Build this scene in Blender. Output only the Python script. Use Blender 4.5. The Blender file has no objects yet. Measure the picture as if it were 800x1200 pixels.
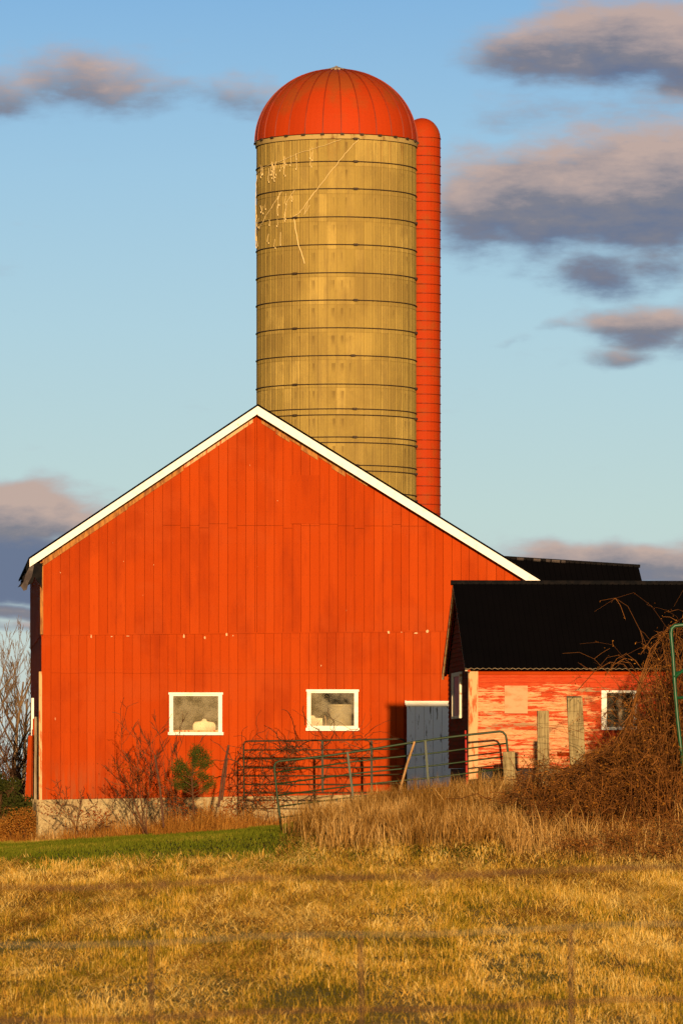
import bpy, math, random
import numpy as np
from mathutils import Vector
R = math.radians
rng = random.Random(7)
nrng = np.random.default_rng(11)
SC = bpy.context.scene
COL = SC.collection
F = 6450.0; HX = 400.0; HY = 915.0; CH = 1.6       # focal length in photo pixels, vanishing point, eye height

# ------------------------------------------------------------------ helpers
def W(px, py, Y):
    return Vector(((px-HX)*Y/F, Y, CH+(HY-py)*Y/F))

class Frame:
    """a building's own axes: s to the right along its front, t to the back, z up from its base"""
    def __init__(self, px0, Y0, deg, zb):
        self.O = Vector(((px0-HX)*Y0/F, Y0)); self.a = R(deg); self.zb = zb
        self.u = Vector((math.cos(self.a), math.sin(self.a))); self.v = Vector((-math.sin(self.a), math.cos(self.a)))
    def local(self, px, py, t=0.0):
        d = Vector(((px-HX)/F, 1.0)); P = self.O + self.v*t
        k = P.dot(self.v)/d.dot(self.v)
        q = d*k - self.O
        return q.dot(self.u), CH+(HY-py)*k/F-self.zb
    def s(self, px, t=0.0): return self.local(px, 915, t)[0]
    def z(self, px, py, t=0.0): return self.local(px, py, t)[1]

def tag(o, label=None, cat=None, group=None, kind=None):
    if label: o['label'] = label
    if cat: o['category'] = cat
    if group: o['group'] = group
    if kind: o['kind'] = kind
    return o

def empty(name, loc, rz=0.0):
    o = bpy.data.objects.new(name, None); COL.objects.link(o)
    o.location = loc; o.rotation_euler = (0, 0, rz); o.empty_display_size = .3
    return o

class MB:
    def __init__(self):
        self.v = []; self.f = []; self.m = []; self.r = []
    def add(self, vs, fs, mi=0, rnd=0.0):
        n = len(self.v); self.v += [tuple(p) for p in vs]
        for f in fs:
            self.f.append(tuple(i+n for i in f)); self.m.append(mi); self.r.append(rnd)
    def hexa(self, p, mi=0, rnd=0.0):   # p: 4 bottom/front corners ccw then 4 opposite
        self.add(p, [(0,3,2,1),(4,5,6,7),(0,1,5,4),(1,2,6,5),(2,3,7,6),(3,0,4,7)], mi, rnd)
    def box(self, x0, x1, y0, y1, z0, z1, mi=0, rnd=0.0):
        self.hexa([(x0,y0,z0),(x1,y0,z0),(x1,y1,z0),(x0,y1,z0),(x0,y0,z1),(x1,y0,z1),(x1,y1,z1),(x0,y1,z1)], mi, rnd)
    def panel(self, s0, s1, z0, z1a, z1b, t0, t1, mi=0, rnd=0.0, z0b=None):   # board with a sloping top, standing in a wall
        if z0b is None: z0b = z0
        self.hexa([(s0,t0,z0),(s1,t0,z0b),(s1,t1,z0b),(s0,t1,z0),(s0,t0,z1a),(s1,t0,z1b),(s1,t1,z1b),(s0,t1,z1a)], mi, rnd)
    def prism(self, pts, t0, t1, mi=0, rnd=0.0):    # polygon in (s,z) thick from t0 to t1
        n = len(pts)
        vs = [(p[0], t0, p[1]) for p in pts]+[(p[0], t1, p[1]) for p in pts]
        fs = [tuple(range(n)), tuple(range(2*n-1, n-1, -1))]+[(i, i+n, (i+1) % n+n, (i+1) % n) for i in range(n)]
        self.add(vs, fs, mi, rnd)
    def tube(self, pts, r, seg=6, mi=0, rnd=0.0, cap=True):
        pts = [Vector(p) for p in pts]; n = len(pts)
        rr = r if isinstance(r, (list, tuple)) else [r]*n
        base = len(self.v); up = None
        for i, p in enumerate(pts):
            d = (pts[min(i+1, n-1)]-pts[max(i-1, 0)])
            if d.length < 1e-9: d = Vector((0,0,1))
            d.normalize()
            if up is None:
                up = d.orthogonal().normalized()
            else:
                up = (up-d*up.dot(d))
                up = up.normalized() if up.length > 1e-6 else d.orthogonal().normalized()
            w = d.cross(up)
            for k in range(seg):
                a = 2*math.pi*k/seg
                self.v.append(tuple(p+(up*math.cos(a)+w*math.sin(a))*rr[i]))
        for i in range(n-1):
            for k in range(seg):
                a = base+i*seg+k; b = base+i*seg+(k+1) % seg
                self.f.append((a, b, b+seg, a+seg)); self.m.append(mi); self.r.append(rnd)
        if cap:
            self.f.append(tuple(base+k for k in range(seg-1, -1, -1))); self.m.append(mi); self.r.append(rnd)
            self.f.append(tuple(base+(n-1)*seg+k for k in range(seg))); self.m.append(mi); self.r.append(rnd)
    def lathe(self, prof, cx, cy, seg=48, mi=0, a0=0.0, rfun=None, closed=True):
        base = len(self.v); n = len(prof)
        for (r, z) in prof:
            for k in range(seg):
                a = a0+2*math.pi*k/seg
                q = r*(rfun(a, z) if rfun else 1)
                self.v.append((cx+q*math.sin(a), cy-q*math.cos(a), z))
        for i in range(n-1):
            for k in range(seg):
                a = base+i*seg+k; b = base+i*seg+(k+1) % seg
                self.f.append((a, b, b+seg, a+seg)); self.m.append(mi); self.r.append(0.0)
    def build(self, name, mats, parent=None, origin=None, smooth=False):
        me = bpy.data.meshes.new(name)
        o3 = Vector(origin) if origin is not None else Vector((0, 0, 0))
        vs = self.v if origin is None else [(a-o3.x, b-o3.y, c-o3.z) for a, b, c in self.v]
        me.from_pydata(vs, [], self.f)
        if not isinstance(mats, (list, tuple)): mats = [mats]
        for m in mats: me.materials.append(m)
        if len(mats) > 1: me.polygons.foreach_set('material_index', self.m)
        at = me.attributes.new('rnd', 'FLOAT', 'FACE'); at.data.foreach_set('value', self.r)
        if smooth: me.polygons.foreach_set('use_smooth', [True]*len(self.f))
        me.update()
        o = bpy.data.objects.new(name, me); COL.objects.link(o)
        if origin is not None: o.location = o3
        if parent: o.parent = parent
        return o

# value noise, vectorised
def _h(ix, iy, seed=0):
    n = (ix.astype(np.int64)*374761393+iy.astype(np.int64)*668265263+seed*1442695041) & 0x7fffffff
    n = ((n ^ (n >> 13))*1274126177) & 0x7fffffff
    return ((n ^ (n >> 16)) & 0xffff)/65535.0
def vn(x, y, seed=0):
    x = np.asarray(x, float); y = np.asarray(y, float)
    ix = np.floor(x); iy = np.floor(y); fx = x-ix; fy = y-iy
    fx = fx*fx*(3-2*fx); fy = fy*fy*(3-2*fy)
    a = _h(ix, iy, seed); b = _h(ix+1, iy, seed); c = _h(ix, iy+1, seed); d = _h(ix+1, iy+1, seed)
    return (a*(1-fx)+b*fx)*(1-fy)+(c*(1-fx)+d*fx)*fy
def fbm(x, y, seed=0, o=4):
    s = 0; a = .5; t = 0
    for i in range(o):
        s = s+a*vn(x*2**i, y*2**i, seed+i); t += a; a *= .5
    return s/t
def sstep(a, b, x):
    q = np.clip((x-a)/(b-a), 0, 1); return q*q*(3-2*q)

# ------------------------------------------------------------------ terrain
def terr(X, Y):
    X = np.asarray(X, float); Y = np.asarray(Y, float)
    g = np.interp(X, [-40, -7.6, -1.4, 0, 3.4, 8, 60], [.0, .10, .52, .80, 1.22, 1.45, 1.6])
    k = sstep(97, 114, Y)
    far = sstep(150, 300, Y)
    h = g*k*(1-far)+.6*far
    h = h+(fbm(X*.5, Y*.18, 3)-.5)*.16*(1-sstep(104, 112, Y))+(fbm(X*2.2, Y*1.1, 9)-.5)*.05
    return h
def tz(x, y): return float(terr(x, y))

# ------------------------------------------------------------------ material helpers
class G:
    def __init__(self, nt): self.nt = nt
    def n(self, t, **kw):
        x = self.nt.nodes.new(t)
        for k, v in kw.items(): setattr(x, k, v)
        return x
    def put(self, sock, val):
        if isinstance(val, bpy.types.NodeSocket): self.nt.links.new(val, sock)
        elif val is not None:
            if hasattr(sock, 'default_value'):
                try: sock.default_value = val
                except Exception: sock.default_value = (*val, 1.0)
    def m(self, op, a, b=None, c=None, clamp=False):
        x = self.n('ShaderNodeMath', operation=op, use_clamp=clamp)
        self.put(x.inputs[0], a)
        if b is not None: self.put(x.inputs[1], b)
        if c is not None: self.put(x.inputs[2], c)
        return x.outputs[0]
    def mix(self, f, a, b, blend='MIX'):
        x = self.n('ShaderNodeMix', data_type='RGBA', blend_type=blend)
        self.put(x.inputs[0], f); self.put(x.inputs[6], a); self.put(x.inputs[7], b)
        return x.outputs[2]
    def ss(self, v, a, b, lo=0.0, hi=1.0):
        x = self.n('ShaderNodeMapRange', interpolation_type='SMOOTHSTEP')
        self.put(x.inputs[0], v); self.put(x.inputs[1], a); self.put(x.inputs[2], b); self.put(x.inputs[3], lo); self.put(x.inputs[4], hi)
        return x.outputs[0]
    def noise(self, vec, scale, detail=4, rough=.55, sc3=None):
        if sc3:
            mp = self.n('ShaderNodeMapping'); self.put(mp.inputs[0], vec); mp.inputs['Scale'].default_value = sc3; vec = mp.outputs[0]
        x = self.n('ShaderNodeTexNoise'); self.put(x.inputs['Vector'], vec)
        x.inputs['Scale'].default_value = scale; x.inputs['Detail'].default_value = detail; x.inputs['Roughness'].default_value = rough
        return x.outputs[0]
    def obj(self): return self.n('ShaderNodeTexCoord').outputs['Object']
    def pos(self): return self.n('ShaderNodeNewGeometry').outputs['Position']
    def attr(self, name):
        x = self.n('ShaderNodeAttribute', attribute_name=name); return x.outputs['Fac']

def mat(name, fn, rough=.85, spec=.2, metal=0.0):
    m = bpy.data.materials.new(name); m.use_nodes = True
    nt = m.node_tree; g = G(nt); b = nt.nodes['Principled BSDF']
    b.inputs['Roughness'].default_value = rough; b.inputs['Specular IOR Level'].default_value = spec; b.inputs['Metallic'].default_value = metal
    out = fn(g, b)
    if out is not None: g.put(b.inputs['Base Color'], out)
    return m
def bump(g, b, h, dist, strength=1.0):
    x = g.n('ShaderNodeBump'); g.put(x.inputs['Height'], h); x.inputs['Distance'].default_value = dist; x.inputs['Strength'].default_value = strength
    g.nt.links.new(x.outputs[0], b.inputs['Normal'])

def f_red(g, b):
    o = g.obj(); r = g.attr('rnd')
    base = g.mix(r, (.345, .039, .0030), (.400, .050, .0045))
    n1 = g.noise(o, 1.0, 5, .6, (1.2, 1.2, .35))
    base = g.mix(g.m('MULTIPLY', g.ss(n1, .46, .66), .62), base, (.25, .028, .004))
    n3 = g.noise(o, 1.0, 4, .6, (.5, .5, .7))
    base = g.mix(g.m('MULTIPLY', g.ss(n3, .48, .66), .55), base, (.37, .052, .008))
    n2 = g.noise(o, 1.0, 6, .7, (26, 26, 1.4))
    base = g.mix(g.m('MULTIPLY', g.ss(n2, .56, .74), .5), base, (.21, .022, .004))
    spz = g.n('ShaderNodeSeparateXYZ'); g.put(spz.inputs[0], o)
    dirt = g.noise(o, 1.0, 6, .7, (9, 9, 1.0))
    base = g.mix(g.m('MULTIPLY', g.m('MULTIPLY', g.m('SUBTRACT', 1.0, g.ss(spz.outputs[2], 1.1, 2.3)), g.ss(dirt, .42, .62)), .55), base, (.25, .075, .025))
    n5 = g.noise(o, 1.0, 5, .7, (50, 50, .9))
    base = g.mix(g.m('MULTIPLY', g.ss(n5, .60, .72), .35), base, (.48, .085, .022))
    nx = g.m('FRACT', g.m('MULTIPLY', spz.outputs[0], 9.3)); nz = g.m('FRACT', g.m('MULTIPLY', spz.outputs[2], 1.31))
    nail = g.m('MULTIPLY', g.m('LESS_THAN', g.m('ABSOLUTE', g.m('SUBTRACT', nx, .5)), .10), g.m('LESS_THAN', g.m('ABSOLUTE', g.m('SUBTRACT', nz, .5)), .018))
    base = g.mix(g.m('MULTIPLY', nail, .22), base, (.12, .02, .006))
    n4 = g.noise(o, 9.0, 3, .6, (1, 1, .6))
    base = g.mix(g.m('MULTIPLY', g.ss(n4, .755, .80), .55), base, (.60, .34, .16))
    bump(g, b, n2, .004)
    return base
M = {}
M['red'] = mat('barn_red_paint', f_red, .8, .03)
def f_plain(c, c2=None, sc=8, sc3=None, lo=.4, hi=.65):
    def fn(g, b):
        n = g.noise(g.obj(), sc, 5, .6, sc3)
        return g.mix(g.ss(n, lo, hi), c, c2 or tuple(x*.7 for x in c))
    return fn
M['gapdark'] = mat('dark_sheathing', f_plain((.19, .019, .002)), .95, .0)
M['trim'] = mat('white_trim_paint', f_plain((.84, .80, .68), (.74, .64, .46), 3, (1, 1, 3), .45, .8), .6, .2)
def f_rake(g, b):
    n = g.noise(g.obj(), 1.2, 6, .65, (1.0, 1, 1.0))
    n2 = g.noise(g.obj(), 9, 5, .65)
    c = g.mix(g.ss(n2, .5, .8), (.86, .83, .76), (.78, .70, .54))
    return g.mix(g.m('MULTIPLY', g.ss(n, .60, .68), .7), c, (.52, .30, .14))
M['rake'] = mat('rake_board_paint', f_rake, .6, .2)
M['bare'] = mat('bare_orange_wood', f_plain((.40, .17, .04), (.20, .075, .025), 3, (4, 4, 1)), .8, .1)
M['cream'] = mat('cream_flaking_board', f_plain((.62, .42, .22), (.48, .16, .06), 4, (3, 3, 1), .5, .7), .8, .1)
M['greywood'] = mat('weathered_grey_wood', f_plain((.30, .23, .14), (.17, .12, .07), 2, (9, 9, .8)), .9, .1)
def f_post(g, b):
    o = g.obj()
    n = g.noise(o, 1, 6, .65, (30, 30, 1.6)); n2 = g.noise(o, 3.5, 4)
    c = g.mix(g.ss(n, .38, .66), (.32, .25, .12), (.15, .11, .05))
    bump(g, b, n, .01)
    return g.mix(g.m('MULTIPLY', g.ss(n2, .5, .7), .45), c, (.20, .165, .08))
M['post'] = mat('weathered_post_wood', f_post, .9, .1)
def f_stone(g, b):
    o = g.obj()
    v = g.n('ShaderNodeTexVoronoi', feature='DISTANCE_TO_EDGE'); g.put(v.inputs['Vector'], o); v.inputs['Scale'].default_value = 2.6
    n = g.noise(o, 1.3, 6, .6); n2 = g.noise(o, 12, 5, .7)
    c = g.mix(g.ss(n2, .35, .7), (.44, .34, .17), (.28, .19, .09))
    c = g.mix(g.m('MULTIPLY', g.ss(n, .48, .62), .75), c, (.20, .12, .05))
    edge = g.m('MULTIPLY', g.m('SUBTRACT', 1.0, g.ss(v.outputs[0], .0, .05)), g.ss(n, .45, .6))
    bump(g, b, g.m('ADD', n2, g.m('MULTIPLY', edge, -2)), .03)
    return g.mix(g.m('MULTIPLY', edge, .7), c, (.15, .10, .06))
M['stone'] = mat('parged_stone', f_stone, .95, .1)
def f_roof(g, b):
    n = g.noise(g.obj(), 1.5, 4)
    return g.mix(n, (.0018, .0018, .0024), (.0035, .003, .0036))
M['blackroof'] = mat('black_roof_sheet', f_roof, .85, .01)
M['roofgrey'] = mat('worn_grey_roofing', f_plain((.10, .08, .07), (.05, .04, .04), 4), .9, .05)
M['tar'] = mat('black_tar_paper', f_plain((.006, .006, .007), (.012, .010, .010), 6), .9, .05)
def f_conc(g, b):
    o = g.obj(); r = g.attr('rnd')
    c = g.mix(r, (.285, .198, .050), (.42, .295, .080))
    n = g.noise(o, 1, 6, .65, (5, 5, .6)); n2 = g.noise(o, 14, 5, .7)
    c = g.mix(g.m('MULTIPLY', g.ss(n, .45, .72), .5), c, (.19, .125, .045))
    c = g.mix(g.m('MULTIPLY', g.ss(n2, .5, .8), .3), c, (.16, .115, .045))
    pt = g.noise(o, 1, 5, .6, (.9, .9, .7)); c = g.mix(g.m('MULTIPLY', g.ss(pt, .46, .64), .55), c, (.225, .150, .042))
    # rusty run-off streaks that start below the dome
    sp = g.n('ShaderNodeSeparateXYZ'); g.put(sp.inputs[0], o)
    st = g.noise(o, 1, 4, .6, (9, 9, .25))
    top = g.ss(sp.outputs[2], 16.9, 19.3)
    c = g.mix(g.m('MULTIPLY', g.m('MULTIPLY', g.ss(st, .5, .66), top), .8), c, (.21, .085, .02))
    zz = g.m('FRACT', g.m('DIVIDE', g.m('SUBTRACT', 18.83, sp.outputs[2]), .7478))
    rs = g.noise(o, 1, 4, .6, (13, 13, .12)); c = g.mix(g.m('MULTIPLY', g.m('MULTIPLY', g.ss(rs, .54, .66), g.m('SUBTRACT', 1.0, g.ss(zz, .02, .45))), .55), c, (.11, .065, .022))
    bump(g, b, n2, .01)
    return c
M['concrete'] = mat('silo_concrete', f_conc, .95, .1)
M['conctop'] = mat('silo_collar_concrete', f_plain((.40, .28, .10), (.20, .10, .03), 1, (7, 7, 2), .5, .7), .9, .1)
M['hoop'] = mat('rusty_dark_steel', f_plain((.03, .018, .010), (.05, .028, .012), 20), .7, .3)
def f_dome(g, b):
    o = g.obj(); sp = g.n('ShaderNodeSeparateXYZ'); g.put(sp.inputs[0], o); r = g.attr('rnd')
    c = g.mix(r, (.34, .030, .0030), (.42, .040, .004))
    n = g.noise(o, 1.1, 6, .65)
    hi = g.m('ADD', g.m('MULTIPLY', g.ss(sp.outputs[2], .2, 1.8), .35), g.m('MULTIPLY', g.m('SUBTRACT', n, .5), 1.3))
    c = g.mix(g.ss(hi, .08, .45, 0, .75), c, (.26, .062, .012))
    n2 = g.noise(o, 13, 5, .7)
    return g.mix(g.m('MULTIPLY', g.ss(n2, .55, .8), .4), c, (.20, .03, .010))
M['dome'] = mat('dome_red_paint', f_dome, .7, .1)
M['chute'] = mat('chute_red_paint', f_plain((.36, .034, .003), (.30, .050, .007), 2.5, None, .45, .7), .7, .1)
M['chuteseam'] = mat('chute_seam', f_plain((.22, .022, .004), (.16, .02, .004), 4), .6, .2)
M['galv'] = mat('galvanised_cap', f_plain((.40, .33, .22), (.30, .22, .12), 6), .6, .3)
def f_shed(g, b):
    o = g.obj(); r = g.attr('rnd'); sp = g.n('ShaderNodeSeparateXYZ'); g.put(sp.inputs[0], o)
    n = g.noise(o, 1, 7, .75, (2.2, 2.2, 22)); n2 = g.noise(o, 1, 5, .6, (.6, .6, 2.2)); n3 = g.noise(o, 1, 6, .75, (5, 5, 70))
    red = g.mix(g.ss(n3, .4, .7), (.40, .040, .010), (.48, .085, .025))
    woodc = g.mix(g.ss(n3, .35, .65), (.62, .37, .19), (.50, .20, .075))
    grey = g.mix(n3, (.20, .13, .07), (.35, .22, .11))
    n4 = g.noise(o, 1, 4, .6, (.5, .5, 5))
    woodc = g.mix(g.m('MULTIPLY', g.ss(n4, .56, .64), .8), woodc, grey)
    # more paint left under the eave and towards the window
    keep = g.m('ADD', g.m('MULTIPLY', g.ss(sp.outputs[0], 1.7, 3.2), .10), g.m('MULTIPLY', g.ss(sp.outputs[2], 2.52, 2.78), .26))
    f = g.m('ADD', g.m('ADD', g.m('MULTIPLY', n, .80), g.m('MULTIPLY', n2, .40)), g.m('MULTIPLY', g.m('SUBTRACT', r, .5), .12))
    f = g.m('ADD', f, g.m('MULTIPLY', g.m('SUBTRACT', n3, .5), .25))
    f = g.m('SUBTRACT', f, keep)
    bump(g, b, n3, .004)
    return g.mix(g.ss(f, .565, .60), red, woodc)
M['shed'] = mat('peeling_red_clapboard', f_shed, .85, .1)
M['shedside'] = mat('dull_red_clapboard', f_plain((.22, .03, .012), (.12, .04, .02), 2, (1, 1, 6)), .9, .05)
M['hatch'] = mat('bare_plywood_patch', f_plain((.50, .30, .16), (.46, .17, .07), 3, (1, 1, 2), .42, .7), .9, .1)
M['cornerwood'] = mat('flaking_corner_board', f_plain((.55, .34, .16), (.42, .11, .035), 2.2, (6, 6, 1.2), .5, .62), .85, .1)
def f_door(g, b):
    o = g.obj()
    n = g.noise(o, 1, 5, .7, (14, 14, 1.3)); n2 = g.noise(o, 2.3, 3)
    c = g.mix(g.noise(o, 3, 4), (.86, .90, .98), (.74, .80, .92))
    return g.mix(g.m('MULTIPLY', g.ss(n, .585, .62), g.ss(n2, .42, .52)), c, (.03, .02, .02))
M['door'] = mat('peeling_white_door', f_door, .7, .2)
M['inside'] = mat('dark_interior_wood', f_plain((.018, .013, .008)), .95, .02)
M['green'] = mat('green_gate_paint', f_plain((.018, .036, .010), (.034, .036, .010), 5, None, .5, .75), .5, .3)
M['rustgreen'] = mat('rust_worn_green_paint', f_plain((.018, .024, .008), (.045, .022, .007), 6, None, .4, .6), .6, .25)
M['deepgreen'] = mat('deep_green_tube', f_plain((.008, .075, .025), (.01, .05, .018), 5), .4, .4)
M['twig'] = mat('brown_twigs', lambda g, b: g.mix(g.attr('rnd'), (.055, .025, .012), (.14, .06, .025)), .9, .1)
M['greytwig'] = mat('grey_bark', lambda g, b: g.mix(g.attr('rnd'), (.14, .085, .045), (.26, .17, .09)), .9, .1)
M['bramble'] = mat('bramble_canes', lambda g, b: g.mix(g.attr('rnd'), (.045, .015, .004), (.27, .105, .022)), .85, .15)
M['vine'] = mat('pale_dead_vine', lambda g, b: g.mix(g.attr('rnd'), (.55, .40, .16), (.70, .54, .26)), .9, .1)
M['stick'] = mat('bare_stick', f_plain((.42, .24, .10), (.28, .16, .07), 5), .9, .1)
M['redstick'] = mat('red_stake_paint', f_plain((.45, .02, .012), (.30, .02, .012), 5), .6, .2)
M['iron'] = mat('rusty_iron_stake', f_plain((.07, .03, .018), (.12, .05, .02), 8), .8, .2)
M['wire'] = mat('rusty_wire', f_plain((.10, .045, .02), (.07, .03, .015), 30), .7, .3)
M['galvwire'] = mat('grey_zinc_wire', f_plain((.16, .135, .085), (.12, .10, .06), 30), .6, .3)
M['jug'] = mat('cream_plastic', f_plain((.75, .58, .34), (.66, .48, .26), 4), .6, .2)
M['drum'] = mat('beige_drum_paint', f_plain((.42, .34, .17), (.34, .26, .12), 3), .7, .2)
M['cloth'] = mat('dark_blue_tarp', f_plain((.03, .035, .06), (.05, .05, .08), 4), .7, .2)
M['crawldark'] = mat('crawl_space_black', f_plain((.015, .015, .018), (.03, .03, .032), 8), .8, .2)  # darkness of the opening under the shed, painted as black

def leafmat(name, ca, cb, trans=.35):
    m = bpy.data.materials.new(name); m.use_nodes = True; nt = m.node_tree; nt.nodes.clear(); g = G(nt)
    c = g.mix(g.attr('rnd'), ca, cb)
    d = g.n('ShaderNodeBsdfDiffuse'); t = g.n('ShaderNodeBsdfTranslucent'); x = g.n('ShaderNodeMixShader'); x.inputs[0].default_value = trans
    g.put(d.inputs[0], c); g.put(t.inputs[0], c)
    nt.links.new(d.outputs[0], x.inputs[1]); nt.links.new(t.outputs[0], x.inputs[2])
    o = g.n('ShaderNodeOutputMaterial'); nt.links.new(x.outputs[0], o.inputs[0])
    return m
M['dryleaf'] = leafmat('dry_leaf', (.10, .030, .005), (.50, .21, .03))
M['needle'] = leafmat('pine_needle', (.045, .065, .010), (.12, .13, .022))
M['evergreen'] = leafmat('olive_leaf', (.030, .040, .010), (.085, .085, .018))
M['orangeweed'] = leafmat('orange_weed', (.20, .055, .008), (.50, .24, .045))
M['yellowleaf'] = leafmat('yellow_leaf', (.6, .36, .04), (.7, .45, .06))

def grassmat(name, stops, trans=.3):
    m = bpy.data.materials.new(name); m.use_nodes = True; nt = m.node_tree; nt.nodes.clear(); g = G(nt)
    cr = g.n('ShaderNodeValToRGB'); el = cr.color_ramp.elements
    el[0].position = stops[0][0]; el[0].color = (*stops[0][1], 1); el[1].position = stops[-1][0]; el[1].color = (*stops[-1][1], 1)
    for p, c in stops[1:-1]:
        e = el.new(p); e.color = (*c, 1)
    g.put(cr.inputs[0], g.attr('rnd'))
    d = g.n('ShaderNodeBsdfDiffuse'); t = g.n('ShaderNodeBsdfTranslucent'); x = g.n('ShaderNodeMixShader'); x.inputs[0].default_value = trans
    g.put(d.inputs[0], cr.outputs[0]); g.put(t.inputs[0], cr.outputs[0])
    nt.links.new(d.outputs[0], x.inputs[1]); nt.links.new(t.outputs[0], x.inputs[2])
    o = g.n('ShaderNodeOutputMaterial'); nt.links.new(x.outputs[0], o.inputs[0])
    return m
M['field'] = grassmat('field_blades', [(0, (.11, .080, .008)), (.22, (.26, .19, .016)), (.42, (.46, .28, .030)), (.6, (.60, .315, .045)), (.8, (.72, .42, .080)), (1, (.80, .56, .17))])
M['lawn'] = grassmat('lawn_blades', [(0, (.09, .115, .008)), (.55, (.16, .17, .014)), (1, (.34, .25, .035))])
M['tall'] = grassmat('tall_dry_blades', [(0, (.13, .055, .010)), (.3, (.30, .15, .030)), (.65, (.46, .25, .065)), (1, (.74, .47, .17))])
M['straw'] = grassmat('matted_straw', [(0, (.18, .08, .015)), (.4, (.42, .23, .045)), (.75, (.64, .40, .09)), (1, (.80, .58, .20))])

def f_ground(g, b):
    p = g.pos(); sp = g.n('ShaderNodeSeparateXYZ'); g.put(sp.inputs[0], p)
    n = g.noise(p, 1, 5, .6, (.9, .35, .5)); n2 = g.noise(p, 6, 5, .7)
    straw = g.mix(g.ss(n2, .35, .7), (.42, .26, .05), (.20, .115, .02))
    green = g.mix(n2, (.12, .10, .010), (.22, .18, .02))
    f = g.ss(n, .34, .54)
    c = g.mix(f, green, straw)
    lawn = g.m('MULTIPLY', g.ss(sp.outputs[1], 96, 104), g.m('SUBTRACT', 1.0, g.ss(sp.outputs[1], 170, 220)))
    bump(g, b, n2, .05)
    return g.mix(lawn, c, g.mix(g.ss(n, .5, .7), (.075, .080, .005), (.13, .09, .010)))
M['ground'] = mat('field_soil', f_ground, .95, .05)

# ------------------------------------------------------------------ ground sheet
def make_ground():
    xs = np.concatenate([-np.geomspace(900, 16, 26), np.arange(-15, 15.01, .3), np.geomspace(16, 900, 26)])
    ys = np.concatenate([np.linspace(-60, 20, 12), np.arange(21, 94, 1.0), np.arange(94, 136, .5), np.arange(137, 160, 1.5), np.geomspace(165, 2500, 26)])
    XX, YY = np.meshgrid(xs, ys); ZZ = terr(XX, YY)
    nx = len(xs); ny = len(ys)
    me = bpy.data.meshes.new('ground')
    vs = np.stack([XX.ravel(), YY.ravel(), ZZ.ravel()], 1)
    i, j = np.meshgrid(np.arange(nx-1), np.arange(ny-1)); a = (j*nx+i).ravel()
    fs = np.stack([a, a+1, a+1+nx, a+nx], 1)
    me.from_pydata(vs.tolist(), [], fs.tolist()); me.materials.append(M['ground'])
    me.polygons.foreach_set('use_smooth', [True]*len(me.polygons))
    o = bpy.data.objects.new('ground', me); COL.objects.link(o); tag(o, kind='structure')
make_ground()

# ------------------------------------------------------------------ grass as blades
def blades(name, X, Y, H, Wd, lean, tint, material, lift=None):
    n = len(X); Z = terr(X, Y)-.01
    if lift is not None: Z = Z+lift
    a = nrng.uniform(0, 2*np.pi, n); la = nrng.uniform(0, 2*np.pi, n)
    cx = np.cos(a)*Wd*.5; cy = np.sin(a)*Wd*.5
    lx = np.cos(la)*lean*H; ly = np.sin(la)*lean*H
    up = np.sqrt(np.clip(1-lean*lean, .02, 1))*H
    V = np.empty((n, 5, 3))
    V[:, 0] = np.stack([X-cx, Y-cy, Z], 1); V[:, 1] = np.stack([X+cx, Y+cy, Z], 1)
    mx = X+lx*.35; my = Y+ly*.35; mz = Z+up*.62
    V[:, 2] = np.stack([mx+cx*.75, my+cy*.75, mz], 1); V[:, 3] = np.stack([mx-cx*.75, my-cy*.75, mz], 1)
    V[:, 4] = np.stack([X+lx, Y+ly, Z+up], 1)
    me = bpy.data.meshes.new(name)
    me.vertices.add(n*5); me.vertices.foreach_set('co', V.ravel())
    base = np.arange(n)*5
    loops = np.stack([base, base+1, base+2, base+3, base+3, base+2, base+4], 1).ravel()
    me.loops.add(n*7); me.loops.foreach_set('vertex_index', loops.astype(np.int32))
    me.polygons.add(n*2)
    st = np.stack([np.arange(n)*7, np.arange(n)*7+4], 1).ravel().astype(np.int32)
    me.polygons.foreach_set('loop_start', st)
    me.update(calc_edges=True)
    at = me.attributes.new('rnd', 'FLOAT', 'FACE'); at.data.foreach_set('value', np.repeat(np.clip(tint, 0, 1), 2).astype(np.float32))
    me.materials.append(material)
    o = bpy.data.objects.new(name, me); COL.objects.link(o)
    return o

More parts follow.
